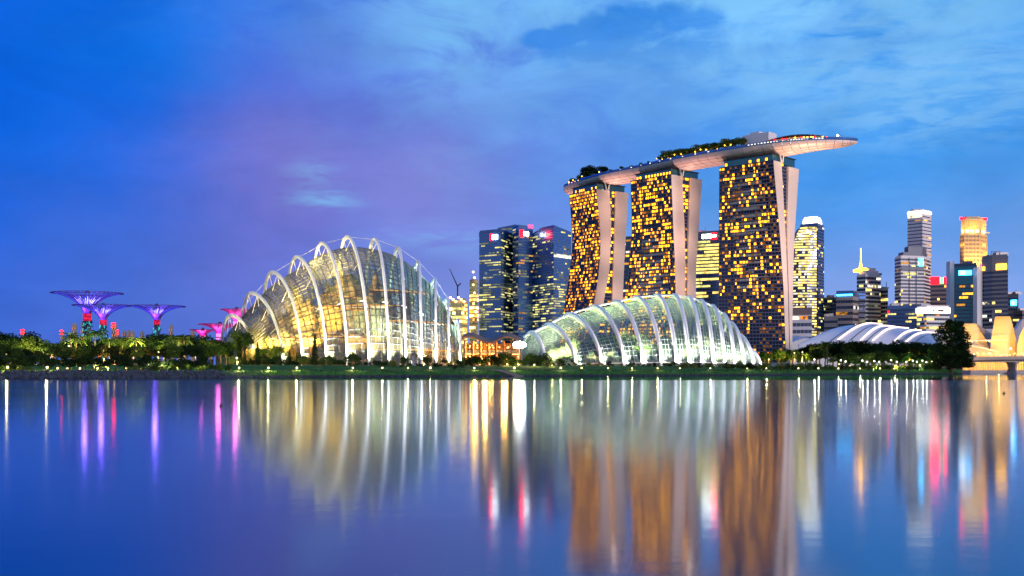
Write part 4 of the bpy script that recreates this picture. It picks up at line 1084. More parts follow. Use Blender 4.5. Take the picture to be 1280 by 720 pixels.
# low building under it
r, po, zt, fr = office('exhibition_hall', 'low pale hall with brown lit upper storey right of the nearest hotel tower', [(986, 1250), (1015, 1240)], 384, M['tower_white'], M['tower_slate'], 9, .3, ('lit_orange', 'lit_white', 'lit_dim'), .5, 4, cat='hall', run=4, depth=50, cap=False)
panel(r, fr, 0, 0, 1, zt-8, zt, M['tower_brown'], 'fascia', .3, .8)
g = MB(); rr = []
for k in range(9): 
    a = math.pi*k/8; p = at(988+k*5.2, 0, 1200); rr.append([(p.x, 1200, 3), (p.x, 1240, 3), (p.x, 1240, zpx(427-9*math.sin(a*.9+.2), 1200)), (p.x, 1196, zpx(430-7*math.sin(a*.9+.2), 1200))])
g.loft(rr); g.build('canopy', M['roof_white'], r)
OF = [
 # name, label, pts, ytop, wall, glass, floors, lit, palette, frac
 ('office_tower', 'narrow dark tower just right of the curved yellow tower', [(1029, 1700), (1040, 1690), (1047, 1700)], 374, 'tower_slate', 'window_glass', 18, .1, WY, .5, {}),
 ('office_block', 'short beige block low beside the narrow dark tower', [(1030, 1500), (1047, 1490)], 398, 'tower_beige', 'window_glass', 8, .1, WY, .4, {}),
 ('office_tower', 'beige office block with blue lit top storey, left of the spired tower', [(1045, 1600), (1066, 1590), (1073, 1610)], 373, 'tower_beige', 'window_glass', 12, .2, ('lit_white', 'lit_orange'), .5, {}),
 ('office_tower', 'stepped grey tower with gold lit spire on its roof', [(1071, 1650), (1082, 1640), (1101, 1660)], 345, 'tower_white', 'window_glass', 24, .16, ('lit_white', 'lit_lime', 'lit_faint'), .6, dict(run=4)),
 ('office_tower', 'lower grey wing against right side of the spired tower', [(1098, 1690), (1110, 1680)], 362, 'tower_white', 'window_glass', 20, .12, WY, .6, {}),
 ('office_tower', 'tall slender white tower with lit roofline behind the grey stepped tower', [(1134.5, 1850), (1153, 1830), (1164, 1850)], 264, 'tower_white', 'window_glass', 46, .25, ('lit_orange', 'lit_gold'), .3, dict(cell=4)),
 ('office_tower', 'broad pale tower of ribbon windows in front of the tall slender tower', [(1118.5, 1620), (1126, 1600), (1155, 1610), (1163, 1640)], 322, 'tower_white', 'window_glass', 32, .12, ('lit_yellow', 'lit_lime', 'lit_orange'), .55, dict(run=4)),
 ('office_block', 'dark brown block crowned with red and green lights', [(1160, 1700), (1189, 1690)], 355, 'tower_brown', 'window_glass', 20, .22, ('lit_yellow', 'lit_gold', 'lit_white'), .5, {}),
 ('office_block', 'low dark navy block behind the white arched roof', [(1109, 1350), (1147, 1340)], 385, 'tower_navy', 'window_glass', 16, .07, LG, .4, {}),
 ('office_block', 'low pale block with bright white sign band around its top', [(1146, 1330), (1158, 1310), (1187, 1320)], 385, 'tower_white', 'window_glass', 14, .3, ('lit_yellow', 'lit_orange', 'lit_lime'), .5, dict(run=4)),
 ('office_tower', 'gold floodlit tower with stepped crown and red roof lights', [(1200.5, 1700), (1206, 1690), (1224, 1690), (1233.5, 1710)], 293, 'tower_gold', 'tower_brown', 34, .12, ('lit_gold', 'lit_yellow'), .5, dict(cell=4, vert=4.5)),
 ('office_tower', 'dark teal tower with pale side wall and cyan sign', [(1192, 1400), (1221, 1390)], 332, 'tower_slate', 'teal_glass', 28, .14, ('lit_yellow', 'lit_orange', 'lit_gold'), .6, dict(run=3)),
 ('office_tower', 'grey tower with curved dark window ribbons and gold sign', [(1227.5, 1370), (1240, 1358), (1260, 1346)], 321, 'tower_beige', 'window_glass', 26, .05, ('lit_yellow', 'lit_white'), .55, {}),
 ('office_block', 'dark purple block with small blue sign at right edge of the skyline', [(1259, 1500), (1273, 1490)], 370, 'tower_brown', 'window_glass', 14, .06, ('lit_gold', 'lit_yellow'), .4, {}),
 ('office_block', 'low brown block at the end of the skyline, right of the blue sign', [(1266, 1420), (1278, 1410), (1296, 1430)], 391, 'tower_brown', 'window_glass', 12, .2, ('lit_gold', 'lit_yellow'), .4, {}),
]
OB = {}
for nm, lab, pts, yt, wl, gl, nf, lt, pl, fc, kw in OF:
    OB[lab] = office(nm, lab, pts, yt, M[wl], M[gl], nf, lt, pl, fc, group=GRP, **kw)
def ob(s): return next(v for k, v in OB.items() if k.startswith(s))
r, po, zt, fr = ob('beige office block'); g = MB(); c = sum(po, Vector())/len(po); g.prism([c+(p-c)*.98 for p in po], zt+3.2, zt+11); k = g.build('top_storey', M['blue_glass'], r); panel(r, fr, 0, .05, .98, zt+4, zt+6, M['glow_cyan'], 'light_strip', -.2)
r, po, zt, fr = ob('stepped grey'); c = sum(po, Vector())/len(po); g = MB()
g.prism([c+(p-c)*.8 for p in po], zt+3, zt+9); g.prism([c+(p-c)*.6 for p in po], zt+9, zt+13)
g.build('stepped_top', M['tower_white'], r); b0 = at(1076, 345, 1655); g = MB()
g.prism([(b0.x-7, 1650), (b0.x+9, 1650), (b0.x+9, 1668), (b0.x-7, 1668)], zpx(339, 1650), zpx(336, 1650)); g.tube([b0+Vector((0, 0, 8)), b0+Vector((0, 0, 14)), b0+Vector((0, 0, 20)), b0+Vector((0, 0, 40))], [3.4, 2.2, .8, .25], 8)
g.build('spire', M['glow_gold'], r)
r, po, zt, fr = ob('lower grey wing'); g = MB(); p = at(1108, 362, 1685); g.tube([p, at(1108, 352, 1685)], [.8, .4], 5); g.build('mast', M['white_steel'], r)
r, po, zt, fr = ob('tall slender'); 
for e in (0, 1): panel(r, fr, e, 0, 1, zt-3, zt+1.2, M['glow_crown'], 'roof_light', .4)
panel(r, fr, 0, .02, .98, zt-9, zt-4, M['lit_white'], 'top_storey', .3)
r, po, zt, fr = ob('broad pale'); c = sum(po, Vector())/len(po); g = MB(); g.prism([c+(p-c)*.8 for p in po], zt+3, zt+8.5); g.prism([c+(p-c)*.62+Vector((4, 0, 0)) for p in po], zt+8.5, zt+17); g.build('plant_room', M['tower_slate'], r)
panel(r, fr, 1, .78, .95, zt-11, zt-1, M['glow_cyan']); panel(r, fr, 1, .02, .98, zt-17, zt-12, M['tower_slate'], 'dark_storey', .3)
g = MB()
for s in (.36, .66): p = fr[1].lerp(fr[2], s); g.box(p+Vector((0, -.5, zt/2)), (.9, .9, zt))
g.build('pier', M['tower_slate'], r)
r, po, zt, fr = ob('dark brown'); 
panel(r, fr, 0, .0, .1, zt+.5, zt+7, M['glow_gold']); panel(r, fr, 0, .1, .5, zt+.5, zt+11, M['glow_red'], out=.5); panel(r, fr, 0, .52, .66, zt+.5, zt+10, M['glow_green']); panel(r, fr, 0, .68, .86, zt+1, zt+10, M['glow_red'], out=.6); panel(r, fr, 0, .86, .98, zt+1, zt+17, M['glow_green'])
r, po, zt, fr = ob('low dark navy'); panel(r, fr, 0, 0, 1, zt-1, zt+1, M['tower_blue'], 'roof_edge', .4)
g = MB(); g.ball(fr[0]+Vector((1, -1, zt-4)), 1.1); g.build('beacon', M['glow_red'], r)
r, po, zt, fr = ob('low pale block')
for e in (0, 1): panel(r, fr, e, 0, 1, zt-5.6, zt+.8, M['glow_crown'], 'sign_band', .6, 1)
for s0, s1, q in ((.24, .31, 1), (.46, .72, 0), (.86, .92, 1)): panel(r, fr, 1, s0, s1, zt-4 if q else zt-4.2, zt-1.2, M['glow_red'] if q else M['tower_brown'], 'sign_mark', 1.2, .3)
r, po, zt, fr = ob('gold floodlit'); c = sum(po, Vector())/len(po); g = MB()
g.prism([c+(p-c)*.93 for p in po], zt+3, zt+23); g.prism([c+(p-c)*.80 for p in po], zt+23, zt+27)
for k in range(10): 
    q = [c+(p-c)*.945 for p in po[:4]]
    for a, b_ in zip(q, q[1:]): p = a.lerp(b_, k/10+.05); g.box((p.x, p.y-.3, zt+12), (.7, .7, 19))
up_ = g.build('crown', M['tower_gold'], r)
g = MB(); q = [c+(p-c)*.96 for p in po]
for s in (.15, .5, .85):
    p = q[1].lerp(q[2], s); g.box((p.x, p.y-.8, zt+5), (5, .6, 4))
p = q[2].lerp(q[3], .5); g.box((p.x+.5, p.y-.8, zt+5), (4, .6, 4)); p = q[0].lerp(q[1], .5); g.box((p.x, p.y-.8, zt+5), (3, .6, 4))
build_each(g, 'crown_lamp', M['glow_warm'], up_)
g = MB()
for s, e in ((.1, 0), (.9, 2)): p = q[e].lerp(q[e+1], s); g.box((p.x, p.y, zt+24.6), (3.6, 2, 3))
build_each(g, 'roof_light', M['glow_red'], up_)
for e in range(3):
    p = fr[e].lerp(fr[e+1], .5); nn = (fr[e+1]-fr[e]).normalized(); nn = Vector((nn.y, -nn.x, 0))
    spot(r, p+nn*14+Vector((0, 0, zt+2)), p+Vector((0, 0, zt+14)), 50000, (1, .60, .14), 110, 2., 1., 'uplight')
    spot(r, p+nn*26+Vector((0, 0, zt-62)), p+Vector((0, 0, zt-12)), 330000, (1, .56, .14), 100, 1., 1., 'uplight')
r, po, zt, fr = ob('dark teal'); panel(r, fr, 0, .22, .78, zt-11, zt-5.5, M['glow_cyan']); panel(r, fr, 0, .26, .48, zt-10, zt-6.5, M['glow_white'], out=1.1, thick=.3); panel(r, fr, 0, .0, 1, zt-22, zt-.5, M['teal_glass'], 'top_storeys', .25, .3)
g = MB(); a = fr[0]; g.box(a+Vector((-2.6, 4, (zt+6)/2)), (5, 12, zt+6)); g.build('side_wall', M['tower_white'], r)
r, po, zt, fr = ob('grey tower'); panel(r, fr, 1, .28, .92, zt-14.5, zt-8, M['glow_gold']); panel(r, fr, 0, .0, .3, zt-14, zt-10, M['glow_gold'])
for e in (0, 1): panel(r, fr, e, 0, 1, zt-16, zt-.3, M['tower_beige'], 'top_wall', .2, .4)
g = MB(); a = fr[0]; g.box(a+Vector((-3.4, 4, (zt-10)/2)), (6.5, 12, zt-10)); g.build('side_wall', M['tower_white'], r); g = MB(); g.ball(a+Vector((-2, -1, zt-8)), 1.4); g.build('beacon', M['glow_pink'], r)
g = MB(); p = fr[1]+Vector((8, 8, zt+3)); g.tube([p, p+Vector((0, 0, 5))], .3, 4); g.box(p+Vector((0, 0, 5)), (12, .4, .6)); g.build('antenna', M['dark_metal'], r)
r, po, zt, fr = ob('dark purple'); panel(r, fr, 0, .35, .85, zt-12, zt-5, M['glow_cyan']); panel(r, fr, 0, .42, .6, zt-10.5, zt-7, M['glow_white'], out=1.1, thick=.3)
# distant blocks of flats on the left horizon
far = [(28, 413, 4.2, 1), (77, 414, 3, 1), (92, 405, 4.5, 0), (142, 405, 5, 1), (146.5, 414, 3, 1), (154.5, 414, 3, 0), (160, 414, 3.6, 0), (165, 414.5, 3.4, 0), (177, 415, 3.6, 0), (213, 407, 3.8, 0), (102, 404, 2.4, 0), (240, 414, 4, 0)]
for i, (px, y, wd, red) in enumerate(sorted(far)):
    Y = 3600+((i*37) % 5)*60; p = at(px, y, Y); w2 = wd/F*Y
    o = thing('block_of_flats', '%s of the tiny distant flats along the left horizon, counted from the left' % ordinal(i), 'block of flats', (p.x, Y, 2), 'distant blocks of flats')
    g = MB(); g.prism([(p.x-w2/2, Y), (p.x+w2/2, Y), (p.x+w2/2, Y+15), (p.x-w2/2, Y+15)], 2, p.z)
    g.prism([(p.x-w2/4, Y+3), (p.x+w2/4, Y+3), (p.x+w2/4, Y+12), (p.x-w2/4, Y+12)], p.z, p.z+4)
    g.build('wall', M['tower_beige'], o); g = MB()
    n_ = 12
    for k in range(n_):
        z = 6+(p.z-8)*k/n_
        for j in range(3): g.box((p.x+(j-1)*w2*.3, Y-.2, z), (w2*.18, .4, (p.z-8)/n_*.5), 0, (k*7+j*3+i) % 2)
    tag(g.build('windows', [M['window_glass'], M['lit_dim']], o), kind='stuff')
    if red: g = MB(); g.box((p.x, Y-.5, p.z+1), (w2, 2, 3.5)); g.box((p.x, Y-.5, p.z-9), (w2, 1.4, 2.5)); build_each(g, 'beacon', M['glow_red'], o)
# ================================================================== supertrees
mat('purple_steel', (.16, .05, .36), .45, .2, var=.1)
mat('pink_steel', (.5, .06, .3), .45, .2, var=.1)
lamp_mat('led_lavender', (.60, .5, 1), 3.2); lamp_mat('led_blue', (.06, .08, 1), 1.3); lamp_mat('led_pink', (1, .22, .75), 1.7); lamp_mat('led_red', (1, .025, .11), 1.0, .5, .8); lamp_mat('led_teal', (.05, .75, .8), .9); lamp_mat('led_violet', (.38, .05, .9), .45); lamp_mat('led_magenta', (.85, .04, .45), .5)
def supertree(label, px, Y, yrim, rim_px, yneck, tr_px, pink=False, ybase=448):
    rim, tr = rim_px/F*Y, tr_px/F*Y; x = (px-640)/F*Y; zg = ground(x, Y)
    zr, zn = zpx(yrim, Y), zpx(yneck, Y); rng = random.Random(int(px))
    root = thing('supertree', label, 'steel tree tower', (x, Y, zg), 'steel tree towers')
    g = MB(); zc = zn-(zr-zn)*.36
    rg = lambda z, r_: [(x+r_*math.cos(a), Y+r_*math.sin(a), z) for a in [2*math.pi*k/20 for k in range(20)]]
    g.loft([rg(zg-1, tr*1.25), rg(zg+4, tr*1.08), rg(zc, tr), rg(zn, tr*.96)]); trunk = g.build('trunk', M['tower_slate'], root)
    g = MB()                                           # planting on the trunk with teal lights among it
    for k in range(70): z = rng.uniform(zg+1, zc); a = rng.uniform(0, 6.3); leaves(g, (x+tr*1.05*math.cos(a), Y+tr*1.05*math.sin(a), z), (.9, .9, 1.2), 9, .9, rng)
    tag(g.build('planting', M['leaf_mid'], trunk), kind='stuff')
    g = MB()
    for k in range(46): z = rng.uniform(zg+5, zc-.5); a = rng.uniform(3.3, 6.1); g.box((x+tr*1.12*math.cos(a), Y+tr*1.12*math.sin(a), z), (.55, .3, .5+rng.random()*.8), a)
    tag(g.build('trunk_lights', M['led_teal' if not pink else 'led_pink'], trunk), kind='stuff')
    g = MB(); g.loft([rg(zc, tr*1.16), rg((zc+zn)/2, tr*1.12), rg(zn, tr*1.2)], caps=False); g.build('collar', M['led_red' if not pink else 'led_pink'], root)
    rad = lambda u: tr*1.02+(rim-tr)*(u**1.75); zz = lambda u: zn+(zr-zn)*(1-(1-u)**1.5)*1.0
    N = 44; g = MB()
    for k in range(N):
        a = 2*math.pi*k/N
        pts = [(x+rad(u)*math.cos(a+.0*u), Y+rad(u)*math.sin(a), zz(u)) for u in [j/10 for j in range(11)]]
        g.tube(pts, [.30-.016*j for j in range(11)], 4, caps=False)
        for sgn in (-1, 1):
            f_ = [(x+rad(u)*math.cos(a+sgn*(u-.5)*.145), Y+rad(u)*math.sin(a+sgn*(u-.5)*.145), zz(u)+.25) for u in (.5, .62, .75, .88, 1)]
            g.tube(f_, .13, 3, caps=False)
    for u in (.72, .86, 1): g.tube([(x+rad(u)*math.cos(2*math.pi*k/48), Y+rad(u)*math.sin(2*math.pi*k/48), zz(u)) for k in range(49)], .15, 4, caps=False)
    g.build('canopy', M['pink_steel' if pink else 'purple_steel'], root)
    g = MB()
    for k in range(40):                                # led strips lining the funnel
        a = 2*math.pi*(k+.5)/40; e = .50+.07*((k*7) % 3)
        g.tube([(x+rad(u)*.93*math.cos(a), Y+rad(u)*.93*math.sin(a), zz(u)+.2) for u in [.03+(e-.03)*j/6 for j in range(7)]], [.26, .27, .26, .24, .2, .15, .1], 3, caps=False)
    g.build('light_strip', M['led_pink' if pink else 'led_lavender'], root)
    g = MB()
    for k in range(34):
        a = 2*math.pi*(k+.2)/34
        g.tube([(x+rad(u)*.985*math.cos(a), Y+rad(u)*.985*math.sin(a), zz(u)-.1) for u in [.3+.66*j/6 for j in range(7)]], [.2, .2, .2, .18, .15, .12, .1], 3, caps=False)
    g.build('outer_strip', M['led_magenta' if pink else ('led_blue' if k % 2 else 'led_violet')], root)
    g = MB(); g.loft([rg(zr+.1, tr*.55), rg(zr+1.6, tr*.45)]); g.build('lantern', M['dark_metal'], root)
    point(root, (x, Y-tr*2.2, zn+2), 4200 if not pink else 3500, (.25, .12, 1) if not pink else (1, .15, .6), 1.5, 'canopy_lamp')
supertree('tallest purple and blue steel tree, its canopy the highest at left', 109, 720, 366.5, 43.5, 392, 4.4)
supertree('purple and blue steel tree partly in front of the tallest one', 129, 690, 382, 37, 400, 3.7)
supertree('purple and blue steel tree standing apart, third from the left', 196, 680, 383, 35, 400, 3.5)
supertree('pink lit steel tree half hidden behind left tip of the tall conservatory', 275, 760, 405.5, 27, 417, 4, True)
supertree('smaller pink lit steel tree left of the half hidden one', 254, 800, 412.5, 17, 420, 3, True)
supertree('pink steel tree whose dark rim shows over the tall conservatory tip', 296, 740, 387, 20, 402, 4, True)

# ================================================================== waterside pavilion between the domes
rt = at(614, 457, 520); zg = ground(rt.x, 520)
pav = thing('pavilion', 'open timber pavilion with wavy roof and orange lights between the two conservatories', 'pavilion', (rt.x, 520, zg))
X0, X1 = (578-640)/F*520, (652-640)/F*520; g = MB(); rr = []
for k in range(31):
    u = k/30; x = X0+(X1-X0)*u; z = zpx(424, 520)+1.5*math.sin(u*9.2+.6)+.5*math.sin(u*4); rr.append([(x, 512, z-1.1), (x, 512, z-.5), (x, 528, z+1.6), (x, 545, z+.4), (x, 545, z-.2), (x, 528, z+.9)])
g.loft(rr); g.build('roof', M['timber'], pav)
g = MB()
for k in range(8):
    x = X0+(X1-X0)*(.04+.92*k/7)
    for y in (515, 529, 543): g.box((x, y, (zg+zpx(426, 520))/2), (.8, .8, zpx(426, 520)-zg))
build_each(g, 'column', M['timber'], pav)
g = MB(); g.box(((X0+X1)/2, 530, zg+5.6), (X1-X0-2, 26, .5)); g.box(((X0+X1)/2, 530, zg+.1), (X1-X0, 30, .5)); g.build('floor', M['concrete'], pav)
g = MB(); g.box(((X0+X1)/2, 545.5, zg+5.5), (X1-X0, .4, 10.4)); g.build('back_wall', M['timber'], pav)
g = MB(); g.box(((X0+X1)/2, 516.4, zg+6.4), (X1-X0-3, .08, 1.1)); g.build('balustrade', M['clear_glass'], pav)
g = MB(); rng = random.Random(4)
for k in range(34):
    x = rng.uniform(X0+1, X1-1); y = rng.uniform(515, 538); z = zg+rng.choice((3.2, 4.2, 8.4, 9.2)); g.ball((x, y, z), .28, 6, 5)
build_each(g, 'pendant_lamp', M['glow_warm'], pav)
for k, z in ((.15, 3.5), (.38, 9), (.5, 3.5), (.7, 9), (.85, 3.5), (.2, 9)): point(pav, (X0+(X1-X0)*k, 524, zg+z), 20000, (1, .45, .08), 1.)
# strong white light on a mast
p = at(649, 431.5, 505); zg = ground(p.x, 505)
mast = thing('light_mast', 'tall mast with one blinding white floodlight left of the low conservatory', 'light mast', (p.x, 505, zg))
g = MB(); g.tube([(p.x, 505, zg), (p.x, 505, p.z-.6)], [.22, .12], 8); g.box((p.x, 505, p.z-1.3), (3.0, .3, .3)); g.build('pole', M['grey_metal'], mast)
for ox, oz in ((-2.0, .2), (-.9, .9), (.3, 1.0), (1.5, .7), (-1.3, -.5), (0, -.4), (1.2, -.5), (2.3, .1), (.1, .25)):  # heads and rack added to widen the lamp to its glare
    g = MB(); g.ball(p+Vector((ox, -.5, oz)), (.78, .5, .78), 10, 7); g.build('lamp_head', M['mast_head'], mast)
g = MB(); g.box(p+Vector((0, .3, .2)), (5.2, .3, 2.6)); g.build('lamp_rack', M['grey_metal'], mast)
point(mast, p+Vector((0, -1.8, 0)), 1200, (1, .93, .78), 1.0)

# ================================================================== white arched roofs on the right
th = at(1085, 440, 900); zg = 4.0
hall = thing('arched_hall', 'hall with long white arched roof crossed by glowing strips, behind the trees', 'hall', (th.x, 905, zg))
AR = [((998, 433), (1000, 430), (1002, 428)), ((1000, 430), (1030, 415), (1055, 409)), ((1022, 431), (1054, 412), (1076, 406)), ((1040.7, 430), (1070, 409.5), (1092, 404.8)), ((1071, 430), (1093, 411), (1111, 408)),
      ((1086, 430), (1108, 412.5), (1127, 410)), ((1114.5, 430), (1130, 417), (1145, 413)), ((1129, 430), (1146, 418), (1163, 416)), ((1152, 430), (1160, 423), (1170, 420)), ((1168, 431), (1170, 430), (1173, 428))]
def arch3(A):
    (a, ya), (b_, yb), (c, yc) = A
    P0 = at(a, ya, 876); P1 = at(b_, yb, 892); P2 = at(c, yc, 922); P3 = P2+(P2-P0)*.55; P3.z = P0.z+(P2.z-P0.z)*.7; P4 = P3+(P2-P0)*.5; P4.z = zg
    return [Vector((P0.x, P0.y, zg))]+[spline([P0, P1, P2, P3, P4], k/20) for k in range(21)]
A3 = [arch3(q) for q in AR]; g = MB(); vs = []; NN = 6
for i in range((len(A3)-1)*NN+1):
    for j in range(22): vs.append(spline([a[j] for a in A3], i/((len(A3)-1)*NN)))
g.raw(vs, [(i*22+j, i*22+j+1, i*22+23+j, i*22+22+j) for i in range((len(A3)-1)*NN) for j in range(21)])
g.build('roof', M['roof_white'], hall, smooth=True)
lamp_mat('strip_rose', (1, .70, .62), 2.6)
for i in (3, 4, 5, 6, 7):
    g = MB(); q = A3[i][2:14]; g.tube([v+Vector((0, -.4, .45)) for v in q], [.5]*3+[.62]*5+[.5]*4, 6); g.build('light_strip', M['strip_rose'], hall)
for i in (2, 3, 4, 6, 7):
    g = MB(); q = [a.lerp(b_, .55) for a, b_ in zip(A3[i], A3[i+1])][2:14]; g.tube([v+Vector((0, -.2, .12)) for v in q], .35, 5); g.build('gutter', M['tower_slate'], hall)

# ================================================================== lotus-shaped museum
ZL = 3.2
mc = at(1254, 450, 840)
mus = thing('lotus_museum', 'yellow floodlit museum shaped like an opening lotus at right edge', 'museum', (mc.x, 840, ZL))
mat('petal', (.62, .54, .38), .5, var=.07, scale=.2)
mat('petal_back', (.42, .44, .52), .5, var=.07, scale=.2)
def petal(tab, Yb, lean, name='petal', m_='petal', thick=3.2):
    "tab: rows (y, left px, right px) from top to bottom; leans out towards the viewer at its top"
    g = MB(); rr = []; n_ = len(tab)
    for i, (y, a, b_) in enumerate(tab):
        u = 1-i/(n_-1); Y = Yb-lean*u**1.6; A, B = at(a, y, Y), at(b_, y, Y); m0 = (A+B)/2; wv = (B-A)
        rr.append([A, A.lerp(B, .25)+Vector((0, -wv.length*.05, 0)), m0+Vector((0, -wv.length*.075, 0)), A.lerp(B, .75)+Vector((0, -wv.length*.05, 0)), B, B+Vector((-wv.x*.12, thick*(.6+u), 0)), A+Vector((wv.x*.12, thick*(.6+u), 0))])
    g.loft(rr); return g.build(name, M[m_], mus)
petal([(395.5, 1244.5, 1262.5), (400, 1243.4, 1264.2), (408, 1241.8, 1266.4), (418, 1240, 1268.8), (430, 1238.4, 1271), (447, 1237, 1273)], 838, 10)
petal([(404.5, 1203, 1220), (409, 1203.5, 1222.5), (416, 1205, 1227), (424, 1208, 1232), (434, 1214, 1236), (447, 1222, 1239)], 846, 6)
petal([(398, 1288, 1305), (404, 1283, 1304), (412, 1278, 1302), (421, 1274, 1299), (432, 1271.5, 1294), (447, 1270.5, 1289)], 832, 10)
petal([(405, 1219.5, 1223), (410, 1223, 1229), (416, 1228, 1238.5), (421, 1232, 1241), (427, 1235, 1241), (440, 1238, 1241.5)], 856, 2, 'petal', 'petal_back', 5)
petal([(399, 1278, 1290), (406, 1273, 1288), (414, 1268.5, 1282), (421, 1268, 1278), (428, 1269, 1275), (440, 1269, 1273)], 856, 2, 'petal', 'petal_back', 5)
petal([(411, 1222, 1243), (416, 1226, 1243), (422, 1231, 1243), (430, 1235, 1243)], 868, 1, 'petal', 'petal_back', 5)
g = MB(); a = []
for k in range(21):
    an = math.pi*2*k/20; a.append((mc.x+20*math.cos(an), 842+16*math.sin(an)))
g.prism(a[:-1], ZL, ZL+5); g.build('base', M['tower_gold'], mus)
g = MB()                                               # glazed canopy sloping to the left of the petals
P = [at(1205, 424, 838), at(1246, 440, 826), at(1243, 447, 822), at(1203, 441, 832)]
g.loft([[P[0], P[3], P[3]+Vector((0, 0, .4)), P[0]+Vector((0, 0, .4))], [P[1], P[2], P[2]+Vector((0, 0, .4)), P[1]+Vector((0, 0, .4))]]); g.build('canopy', M['petal'], mus)
for k in range(2):
    g = MB(); g.tube([at(1206, 424.5+k*6, 836-k*5), at(1226, 425.5+k*9, 830-k*4), at(1258+k*-10, 424.8+k*15, 826)], .4, 5); build_each(g, 'cable_beam', M['white_steel'], mus)
g = MB(); rng = random.Random(9)
for k in range(26): g.ball(at(rng.uniform(1206, 1240), rng.choice((426, 427, 441, 442, 443)), 822), .32, 6, 5)
for k in range(14): g.ball(at(rng.uniform(1244, 1290), rng.uniform(441, 444), 816), .32, 6, 5)
build_each(g, 'terrace_lamp', M['glow_warm'], mus)
for px, Y, z, W_ in ((1254, 803, 7.6, 64000), (1222, 803, 7.6, 60000), (1286, 803, 7.6, 58000)):
    p = at(px, 450, Y); spot(mus, (p.x, Y, z+2), at(px-1, 424, 836), W_, (1, .43, .03), 95, 1.)
for px, Y, z in ((1218, 828, 5), (1232, 828, 5), (1212, 834, 7)): p = at(px, 450, Y); point(mus, (p.x, Y, z), 7000, (1, .52, .06), .6)

# ================================================================== road bridge at the right edge
BY = 700; br = thing('road_bridge', 'low concrete road bridge on broad piers before the lotus museum', 'bridge', (at(1262, 460, BY).x, BY, 0))
g = MB(); rr = []
for k in range(25):
    px = 1204+k*9; x = (px-640)/F*BY; z = zpx(448.5, BY)+1.0*math.sin(k/24*2.2); y = BY+k*.6
    rr.append([(x, y-8, z-1.0), (x, y-8.6, z+.9), (x, y-8.1, z+.9), (x, y-8, z+.25), (x, y+8, z+.25), (x, y+8, z-1.0), (x, y+5, z-2.0), (x, y-5, z-2.0)])
g.loft(rr); g.build('deck', M['concrete'], br)
for px in (1267, 1345):
    g = MB(); x = (px-640)/F*BY; rr = []
    for z, w2, d2 in ((-2.5, 4.2, 9), (.3, 4.2, 9), (.5, 2, 7), (3, 1.2, 5), (5, 1.6, 5.6), (7.0, 3.4, 6.5)):
        rr.append([(x+w2*math.cos(a), BY+2+d2*math.sin(a), z) for a in [2*math.pi*k/14 for k in range(14)]])
    g.loft(rr); g.build('pier', M['concrete'], br)
g = MB()
for k in range(60): px = 1206+k*3; g.box(((px-640)/F*BY, BY-8.2+k*.23, zpx(446.5, BY)+.8*math.sin(k/60*2.2)), (.08, .08, 1.3))
g.tube([((1206+k*3-640)/F*BY, BY-8.2+k*.23, zpx(445.6, BY)+.8*math.sin(k/60*2.2)) for k in range(60)], .07, 4); g.build('railing', M['grey_metal'], br)
# lit waterfront colonnade behind the bridge
cl = thing('waterfront_colonnade', 'amber lit colonnade along the far quay under the bridge', 'colonnade', (at(1250, 460, 800).x, 800, .5))
g = MB(); xa, xb = at(1212, 0, 800).x, at(1310, 0, 800).x
g.box(((xa+xb)/2, 806, .9), (xb-xa, 16, 2.2)); g.build('quay', M['concrete'], cl)
g = MB(); g.box(((xa+xb)/2, 807, 7.9), (xb-xa, 12, .7)); g.build('roof', M['concrete'], cl)
g = MB()
for k in range(34): g.box((xa+(xb-xa)*k/33, 801, 4.8), (.6, .6, 5.6))
build_each(g, 'column', M['tower_gold'], cl)
g = MB(); g.box(((xa+xb)/2, 812.5, 4.8), (xb-xa, .4, 5.6)); g.build('back_wall', M['tower_gold'], cl)
for k in range(6): point(cl, (xa+(xb-xa)*(k+.5)/6, 805, 6.2), 3200, (1, .55, .1), .4)
# ================================================================== planting along the bank
rng = random.Random(17)
def J(a): return rng.uniform(-a, a)
GT = 'trees of the left garden'
it = []
for k in range(34):
    px = -24+k*9.6+J(4); top = interp([(-20, 416), (20, 419), (45, 423), (70, 426), (100, 421), (140, 427), (180, 422), (230, 420), (290, 427)], px)+J(4)
    it.append((px, 520+J(50), top, 'leaf_dark' if rng.random() < .7 else 'leaf_mid'))
row('broad', 'tall dark broadleaf', 'at the back of the left garden', GT, it, wide=1.15)
it = [(px, 455+J(25), top, 'leaf_palm') for px, top in ((88, 412), (96, 416), (119, 407), (137, 419), (153, 419), (171, 418), (205, 424), (223, 416), (231, 414), (262, 421))]
row('palm', 'palm with feathery crown', 'in the left garden', 'palms of the left garden', it, wide=1.15)
it = []
for k in range(26):
    px = -10+k*11.2+J(4); it.append((px, 415+J(18), 433+J(5), rng.choice(('leaf_mid', 'leaf_dark', 'leaf_mid', 'leaf_bright'))))
row('broad', 'middling leafy tree', 'in the middle of the left garden', GT, it, wide=1.0)
it = []
for k in range(30):
    px = -12+k*9.3+J(3); x = (px-640)/F*360; Y = Ys(x)+15+J(3); Y = Ys((px-640)/F*Y)+15+J(2); it.append((px, Y, 443+J(3.2)+(0 if px < 150 else 1.5)))
row('round', 'low round dark tree', 'along the top of the left bank', 'round trees on the left bank', it, 'leaf_dark', 1.0)
it = []
for k in range(24):
    px = (-4 if k < 6 else 160)+(k if k < 6 else k-6)*7.2+J(5); Y = 340; Y = Ys((px-640)/F*Y)+13+J(1.5); it.append((px, Y, 455+J(2.5), rng.choice(('leaf_bright', 'leaf_mid'))))
row('shrub', 'small bank shrub', 'below the left garden trees', 'shrubs on the left bank', it)
